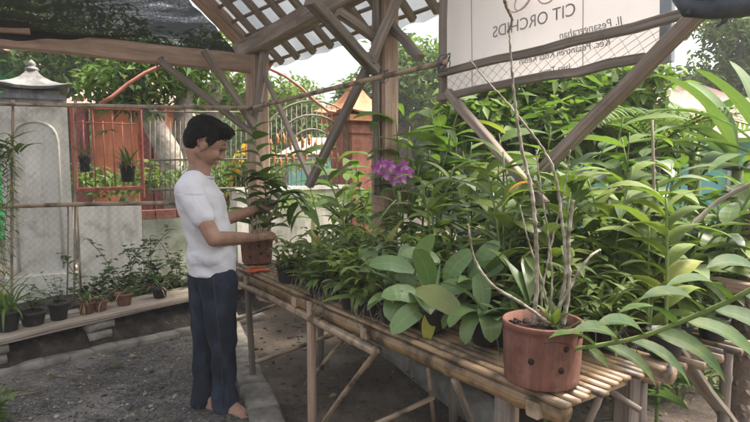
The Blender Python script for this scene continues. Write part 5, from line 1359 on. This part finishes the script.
# far wood closing the view
m_ = M()
for i in range(150):
    px = rnd.uniform(-80, 830); d = rnd.uniform(19, 30); 
    top = 122 if 285 < px < 365 else (rnd.uniform(75, 130) if px < 640 else rnd.uniform(95, 140))
    for k_ in range(2): crown_leaves(m_, [C(px + rnd.uniform(-10, 10), rnd.uniform(top, 190), d, rnd.uniform(.8, 1.7), 190)], .36, .2)
struct(m_.build('far_wood', MT['leaf_tree']), 'stuff')
for lab, px, py, n_, L in (('low fern growing under the table end at right', 655, 392, 26, .34), ('low fern between the table leg and the leaning board', 690, 372, 28, .36), ('ferny undergrowth behind the leaning board', 728, 352, 30, .4), ('ferny undergrowth at the right edge by the fern trunk', 770, 372, 28, .4), ('small fern in the shade under the table end', 612, 378, 22, .28)):
    c_ = gnd(px, py); t_ = thing('fern', lab, 'fern', c_, 'ferns on the ground at right'); m_ = M(); ms_ = M()
    for i in range(n_):
        az = rnd.random() * 6.28; p = c_ + Vector((rnd.uniform(-.12, .12), rnd.uniform(-.12, .12), 0)); pts = bez(p, p + rdir(az, 1.1) * L * .6, p + rdir(az, .45) * L, 8); ms_.tube(pts, .0018, 3)
        for q in range(1, 9):
            ax = (pts[q] - pts[q - 1]).normalized(); sd__ = ax.cross(Vector((0, 0, 1))).normalized()
            for sg in (-1, 1): m_.leaf(pts[q], sd__ * sg + ax * .5, .075 * math.sin(math.pi * (.12 + .8 * q / 9)) + .015, .022, .5, .15, 'lance', 3)
    ms_.build('stem', MT['stem_green'], t_); m_.build('fronds', MT['leaf_small'], t_)
# ground cover at right behind the table
m_ = M()
for i in range(420):
    p = gnd(rnd.uniform(560, 800), rnd.uniform(330, 430)); p = p * rnd.uniform(1, 1.9); p.z = 0
    m_.leaf(p, rdir(rnd.random() * 6.28, rnd.uniform(.5, 1.4)), rnd.uniform(.08, .22), .02, 1.0, .2, 'lance', 4)
struct(m_.build('ground_cover', MT['leaf_small']), 'stuff')

# ------------------------------------------------------------------ haze volume added to imitate lens glow over the scene
m_ = M(); m_.box((0, 20, 4.2), (122, 84, 10.6)); hz_ = m_.build('haze', None, smooth=False); struct(hz_, 'stuff')
hm = bpy.data.materials.new('lens_veil'); hm.use_nodes = True; hn = hm.node_tree; hn.nodes.clear()
ho = hn.nodes.new('ShaderNodeOutputMaterial'); hv = hn.nodes.new('ShaderNodeVolumePrincipled')
hv.inputs['Color'].default_value = (.93, .94, .92, 1); hv.inputs['Density'].default_value = .003
hn.links.new(hv.outputs[0], ho.inputs['Volume']); hz_.data.materials.append(hm)
# ------------------------------------------------------------------ the man
def fuse(m_, name, mat, parent, voxel=.006, smooth=4, fn=None):
    me = bpy.data.meshes.new('tmp'); me.from_pydata([tuple(v_) for v_ in m_.v], [], m_.f)
    ob = bpy.data.objects.new('tmp', me); col.objects.link(ob)
    md = ob.modifiers.new('r', 'REMESH'); md.mode = 'VOXEL'; md.voxel_size = voxel; md.use_smooth_shade = True
    sm = ob.modifiers.new('s', 'SMOOTH'); sm.factor = .5; sm.iterations = smooth
    dg = bpy.context.evaluated_depsgraph_get(); r_ = bpy.data.meshes.new_from_object(ob.evaluated_get(dg))
    bpy.data.objects.remove(ob)
    r_.name = name; o0 = Vector(parent['_loc'])
    if fn:
        ns = [v_.normal.copy() for v_ in r_.vertices]
        for v_, nn in zip(r_.vertices, ns): v_.co = v_.co + nn * fn(v_.co)
    for v_ in r_.vertices: v_.co = v_.co - o0
    r_.polygons.foreach_set('use_smooth', [True] * len(r_.polygons)); r_.materials.clear(); r_.materials.append(mat); r_.update()
    o = bpy.data.objects.new(name, r_); col.objects.link(o); o.parent = parent; o['_loc'] = tuple(o0); return o
def limb(m_, pts, rad, n=12):
    for i in range(len(pts) - 1): m_.tube([pts[i], pts[i + 1]], [rad[i], rad[i + 1]], n)
    for p, r in zip(pts, rad): m_.ball(p, r * .995, n, 8)
MD = gnd(213, 413).y
FA = R(5); Fv = Vector((math.cos(FA), math.sin(FA), 0)); Rv = Vector((math.sin(FA), -math.cos(FA), 0)); Zv = Vector((0, 0, 1))
mrot = Matrix((Fv, Rv, Zv)).transposed()
MAN = thing('person', 'young man in a white t-shirt and dark jeans tending a pot at the table end', 'person', gnd(213, 413))
def a3(px, py, dd=0): return at(px, py, MD + dd)
def up_to(p, z): p = p.copy(); p.z = z; return p
# joints
hipR, hipL = a3(218, 282, -.07), a3(207, 280, .09)
kneR, kneL = a3(223, 345, -.07), a3(205, 342, .09)
ankR, ankL = gnd(226, 414), gnd(204, 408)
ankR.z = .075; ankL.z = .075
sc_ = 1
# torso sections (centre px,py ; half depth along facing, half width across)
secs = [(213, 272, .125, .165), (213, 258, .122, .16), (210, 240, .118, .155), (206, 222, .12, .16), (202, 206, .125, .17), (198, 193, .122, .18), (196, 184, .1, .18), (196, 177, .075, .14)]
def torso(m_, grow=0, zmin=None):
    prev = None; n_ = 24; b0 = len(m_.v)
    for px, py, a_, b_ in secs:
        c_ = a3(px, py, 0)
        for j in range(n_):
            an = 2 * math.pi * j / n_; ca, sa_ = math.cos(an), math.sin(an)
            k_ = (abs(ca) ** 2.3 + abs(sa_) ** 2.3) ** (-1 / 2.3)
            m_.v.append(c_ + Fv * ca * k_ * (a_ + grow) + Rv * sa_ * k_ * (b_ + grow))
    for i in range(len(secs) - 1):
        for j in range(n_):
            k_ = (j + 1) % n_; o = b0 + i * n_; m_.face([o + j, o + n_ + j, o + n_ + k_, o + k_])
    m_.face([b0 + j for j in range(n_)]); m_.face([b0 + (len(secs) - 1) * n_ + j for j in reversed(range(n_))])
shR, shL = a3(196, 188, 0) + Rv * .165, a3(196, 187, 0) - Rv * .165
elR, elL = a3(214, 239, -.235), a3(216, 222, .25)
POTF = MP
wrR = at(256, 238, d0 - .13); wrL = at(257, 209, d0 + .02)
hdC = a3(206, 143, .02); nkB = a3(197, 178, .0)
HX = Vector((math.cos(R(12)), math.sin(R(12)), -.0)); HP_ = R(31)
HY = Vector((-HX.y, HX.x, 0)); HXt = (HX * math.cos(HP_) - Zv * math.sin(HP_)); HZt = HXt.cross(HY).normalized()
if HZt.z < 0: HZt = -HZt
hrot = Matrix((HXt, HY, HZt)).transposed()
def H(x, y, z): return hdC + hrot @ Vector((x, y, z))
S = 1.14
m_ = M()
torso(m_, -.012)
limb(m_, [shR, elR, elR.lerp(wrR, .45), wrR], [.052, .041, .04, .028]); limb(m_, [shL, elL, elL.lerp(wrL, .45), wrL], [.052, .041, .04, .028])
limb(m_, [hipR, kneR, ankR + Vector((0, 0, .02))], [.08, .055, .038]); limb(m_, [hipL, kneL, ankL + Vector((0, 0, .02))], [.08, .055, .038])
limb(m_, [nkB + Vector((0, 0, -.03)), a3(200, 165, .01), H(-.025, 0, -.06)], [.07, .058, .058])
# head
m_.ball(H(-.012, 0, .025), (.1 * S, .078 * S, .092 * S), 20, 14, hrot)
m_.ball(H(.035, 0, -.03), (.058 * S, .062 * S, .085 * S), 18, 12, hrot)
m_.ball(H(.05, 0, -.085), (.034 * S, .04 * S, .028 * S), 14, 10, hrot)
limb(m_, [H(-.005, .055, -.055), H(.05, .03, -.095)], [.028, .02]); limb(m_, [H(-.005, -.055, -.055), H(.05, -.03, -.095)], [.028, .02])
limb(m_, [H(.092, 0, .018), H(.116, 0, -.03)], [.011, .014]); m_.ball(H(.104, .012, -.032), .0105, 10, 7); m_.ball(H(.104, -.012, -.032), .0105, 10, 7)
limb(m_, [H(.086, -.04, .028), H(.097, 0, .026), H(.086, .04, .028)], [.014, .015, .014])
m_.ball(H(.098, 0, -.06), (.013, .026, .009), 12, 8, hrot); m_.ball(H(.096, 0, -.074), (.013, .022, .009), 12, 8, hrot)
for sg in (-1, 1):
    m_.ball(H(.004, sg * .084, -.02), (.018, .009, .029), 12, 8, hrot); m_.ball(H(.07, sg * .042, -.03), (.03, .026, .03), 12, 8, hrot)
# feet
fdR = (gnd(246, 419) - gnd(222, 412)); fdR.z = 0; fdR.normalize(); fdL = fdR
for ank, fd in ((ankR, fdR), (ankL, fdL)):
    b_ = Vector((ank.x, ank.y, .02)); sdv = Vector((-fd.y, fd.x, 0))
    limb(m_, [ank, b_ - fd * .035 + Vector((0, 0, .022))], [.038, .034])
    limb(m_, [ank + fd * .01, b_ + fd * .07 + Vector((0, 0, .032)), b_ + fd * .13 + Vector((0, 0, .018))], [.036, .033, .026])
    limb(m_, [b_ + fd * .08 + sdv * .025 + Vector((0, 0, .015)), b_ + fd * .135 + sdv * .02 + Vector((0, 0, .01))], [.024, .018]); limb(m_, [b_ + fd * .07 - sdv * .025 + Vector((0, 0, .012)), b_ + fd * .12 - sdv * .026 + Vector((0, 0, .008))], [.022, .016])
    for k_, (o_, L_, r_) in enumerate(((.032, .185, .013), (.012, .185, .01), (-.006, .178, .0095), (-.022, .168, .009), (-.036, .155, .0085))):
        limb(m_, [b_ + fd * .125 + sdv * o_ * .9 + Vector((0, 0, .012)), b_ + fd * L_ + sdv * o_ + Vector((0, 0, .006))], [r_, r_ * .9], 8)
# hands: right hand closes over the near rim, left hand holds a stem behind
def hand(m_, wr, direction, palm_n, thumb_dir, curl):
    d = direction.normalized(); nn = palm_n.normalized(); s_ = d.cross(nn).normalized(); nn = s_.cross(d).normalized()
    limb(m_, [wr, wr + d * .04], [.026, .03]);
    for o_ in (-.028, -.01, .01, .028): limb(m_, [wr + d * .015 + s_ * o_ * .6, wr + d * .085 + s_ * o_], [.015, .0125], 8)
    for o_, L_, r_ in ((-.03, .062, .0088), (-.01, .074, .0092), (.01, .07, .009), (.029, .056, .0082)):
        p = wr + d * .088 + s_ * o_; pts = [p]; dd = d.copy(); c_ = 0
        for k_, f in enumerate((.42, .32, .26)):
            dd = (Quaternion(s_, curl * (.8 if k_ == 0 else 1.0)) @ dd).normalized(); p = p + dd * L_ * f; pts.append(p)
        limb(m_, pts, [r_ * 1.08, r_, r_ * .95, r_ * .82], 8)
    b_ = wr + d * .03 + s_ * thumb_dir * .024; t1 = b_ + (d * .7 + s_ * thumb_dir * .8 + nn * -.25).normalized() * .04; t2 = t1 + (d * .95 + s_ * thumb_dir * .15 - nn * .4).normalized() * .035
    limb(m_, [b_, t1, t2], [.0155, .0115, .009], 8)
hand(m_, wrR, at(272, 235, d0 - .1) - wrR, Vector((.1, -.5, .85)), -1, -.55)
hand(m_, wrL, at(272, 204, d0 + .0) - wrL, Vector((.1, -.8, .5)), -1, -.6)
fuse(m_, 'body', MT['skin'], MAN, .0045, 3)
# hair: cap over skull with longer top and fringe
m_ = M(); S2 = S * 1.0
m_.ball(H(-.022, 0, .052), (.102 * S2, .086 * S2, .084 * S2), 20, 14, hrot)
m_.ball(H(-.055, 0, .005), (.068 * S2, .079 * S2, .078 * S2), 18, 12, hrot)
for i in range(60):
    y = rnd.uniform(-.07, .07); x = rnd.uniform(-.08, .05)
    p = H(x, y, .1 + .028 * math.cos(y * 16) - .012 * (x / .08) ** 2); limb(m_, [p - (p - hdC) * .2, p + hrot @ Vector((.035, rnd.uniform(-.006, .006), .008)), p + hrot @ Vector((.065, y * .1, -.002))], [.02, .017, .007], 8)
for i in range(16):
    y = -.06 + .12 * i / 15; p = H(.06, y, .095); limb(m_, [p, H(.085, y * .95, .1), H(.103 - abs(y) * .2, y * .9, .086 + rnd.uniform(-.012, .008))], [.024, .018, .006], 8)
for sg in (-1, 1):
    for i in range(7):
        x = -.07 + i * .018; limb(m_, [H(x, sg * .083, .05), H(x + .002, sg * .086, .01 - .012 * (i in (4, 5)))], [.012, .006], 6)
    limb(m_, [H(.038, sg * .078, .04), H(.03, sg * .081, -.012)], [.012, .004], 6)
hair_fn = lambda p: -.003 + .0035 * noise.noise(Vector((p.x * 30, p.y * 90, p.z * 50))) + .002 * noise.noise(p * 25)
ho_ = fuse(m_, 'hair', MT['hair'], MAN, .0045, 1, hair_fn)
m_ = M()
for sg in (-1, 1):
    m_.ball(H(.0905, sg * .036, .007), (.006, .013, .0045), 10, 7, hrot)
    limb(m_, [H(.0945, sg * .016, .036), H(.0935, sg * .036, .04), H(.082, sg * .053, .034)], [.005, .0055, .003], 6)
m_.build('eyes', MT['eye'], MAN)
m_ = M(); nk = a3(199, 174.5, .005); m_.tube([nk + Fv * .075 * math.cos(a_ * .2618) + Rv * .078 * math.sin(a_ * .2618) + Zv * (-.018 * math.cos(a_ * .2618)) for a_ in range(25)], .008, 6); m_.build('collar', MT['shirt'], MAN)
# loose strands that break the hair's outline
m_ = M()
for i in range(420):
    x = rnd.uniform(-.1, .075); y = rnd.uniform(-.085, .085)
    z = .052 + .093 * math.sqrt(max(.02, 1 - ((x + .022) / .125) ** 2 - (y / .1) ** 2))
    p = H(x, y, z - .004); L = rnd.uniform(.02, .05); sw = rnd.uniform(-.01, .01)
    m_.tube([p, p + hrot @ Vector((L * .5, sw * .5, .006)), p + hrot @ Vector((L, sw, rnd.uniform(-.006, .008)))], [.0016, .0013, .0004], 4)
for i in range(160):
    z = rnd.uniform(-.02, .09); x = rnd.uniform(-.125, .03); sg = rnd.choice((-1, 1)); k2 = max(.05, 1 - ((x + .03) / .105) ** 2 - ((z - .04) / .1) ** 2)
    p = H(x, sg * .089 * math.sqrt(k2), z); m_.tube([p, p + hrot @ Vector((.006, sg * .002, -.015)), p + hrot @ Vector((.01, 0, -.032))], [.0016, .0013, .0004], 4)
m_.build('hair_strands', MT['hair'], ho_)
# shirt
m_ = M(); torso(m_, .0)
m_.ball(a3(197, 181, 0), (.085, .12, .045), 18, 10, mrot)
limb(m_, [a3(198, 183) + Rv * .1, shR, shR.lerp(elR, .55)], [.075, .072, .062], 16); limb(m_, [a3(198, 183) - Rv * .1, shL, shL.lerp(elL, .5)], [.075, .072, .062], 16)
m_.ball(a3(211, 255, -.02), (.122, .166, .09), 20, 12, mrot)
def shirt_fn(p):
    q = p - hipR
    f = .008 * noise.noise(Vector((p.x * 6, p.y * 6, p.z * 15 + p.x * 14))) + .007 * (1 - abs(noise.noise(Vector((p.x * 9 + p.z * 11, p.y * 9, p.z * 8 - p.x * 6)))) * 2) - .004
    return f * (1 if p.z < shR.z - .02 else .4)
fuse(m_, 'shirt', MT['shirt'], MAN, .005, 8, shirt_fn)
# jeans
m_ = M()
n_ = 20
m_.ball(a3(213, 276), (.118, .15, .1), 20, 12, mrot)
limb(m_, [hipR, hipR.lerp(kneR, .5), kneR, kneR.lerp(ankR, .5), up_to(ankR, .05)], [.108, .09, .073, .066, .072], 18); limb(m_, [hipL, hipL.lerp(kneL, .5), kneL, kneL.lerp(ankL, .5), up_to(ankL, .05)], [.108, .09, .073, .066, .072], 18)
def jean_fn(p):
    lo = max(0, 1 - p.z / .3); kn = math.exp(-((p.z - .42) / .12) ** 2)
    return (.007 + .016 * lo + .009 * kn) * noise.noise(Vector((p.x * 9, p.y * 9 + p.z * 5, p.z * 10 + p.x * 8))) + .004 * noise.noise(p * 16)
jo = fuse(m_, 'jeans', MT['jeans'], MAN, .006, 3, jean_fn)
for v_ in jo.data.vertices:
    z = v_.co.z + MAN.location.z
    if z < .03: v_.co.z = .03 - MAN.location.z + (z - .03) * .05
for ank, fd in ((ankR, fdR), (ankL, fdL)):
    m_ = M(); b_ = Vector((ank.x, ank.y, .016)); sdv = Vector((-fd.y, fd.x, 0)); ol = []
    for i in range(20):
        an = 6.283 * i / 20; ol.append((.068 + .135 * math.cos(an), (.047 + .006 * math.cos(an)) * math.sin(an)))
    for z in (.012, .027):
        for x, y in ol: m_.v.append(Vector((b_.x, b_.y, z)) + fd * x + sdv * y)
    for i in range(20): k_ = (i + 1) % 20; m_.face([i, k_, 20 + k_, 20 + i])
    m_.face([20 + i for i in range(20)]); m_.face(list(reversed(range(20))))
    so = m_.build('sandal', MT['sandal'], MAN)
m_ = M()
for hp, kn_, an_ in ((hipR, kneR, ankR), (hipL, kneL, ankL)):
    ps = [hp + Rv * .112 + Vector((0, 0, .05)), hp + Rv * .11, hp.lerp(kn_, .5) + Rv * .093, kn_ + Rv * .076, kn_.lerp(an_, .5) + Rv * .069, up_to(an_, .07) + Rv * .07]
    if hp is hipR: m_.tube(ps, .0022, 5)
m_.build('seam', MT['sandal'], jo)
for o in bpy.data.objects:
    if '_loc' in o: del o['_loc']
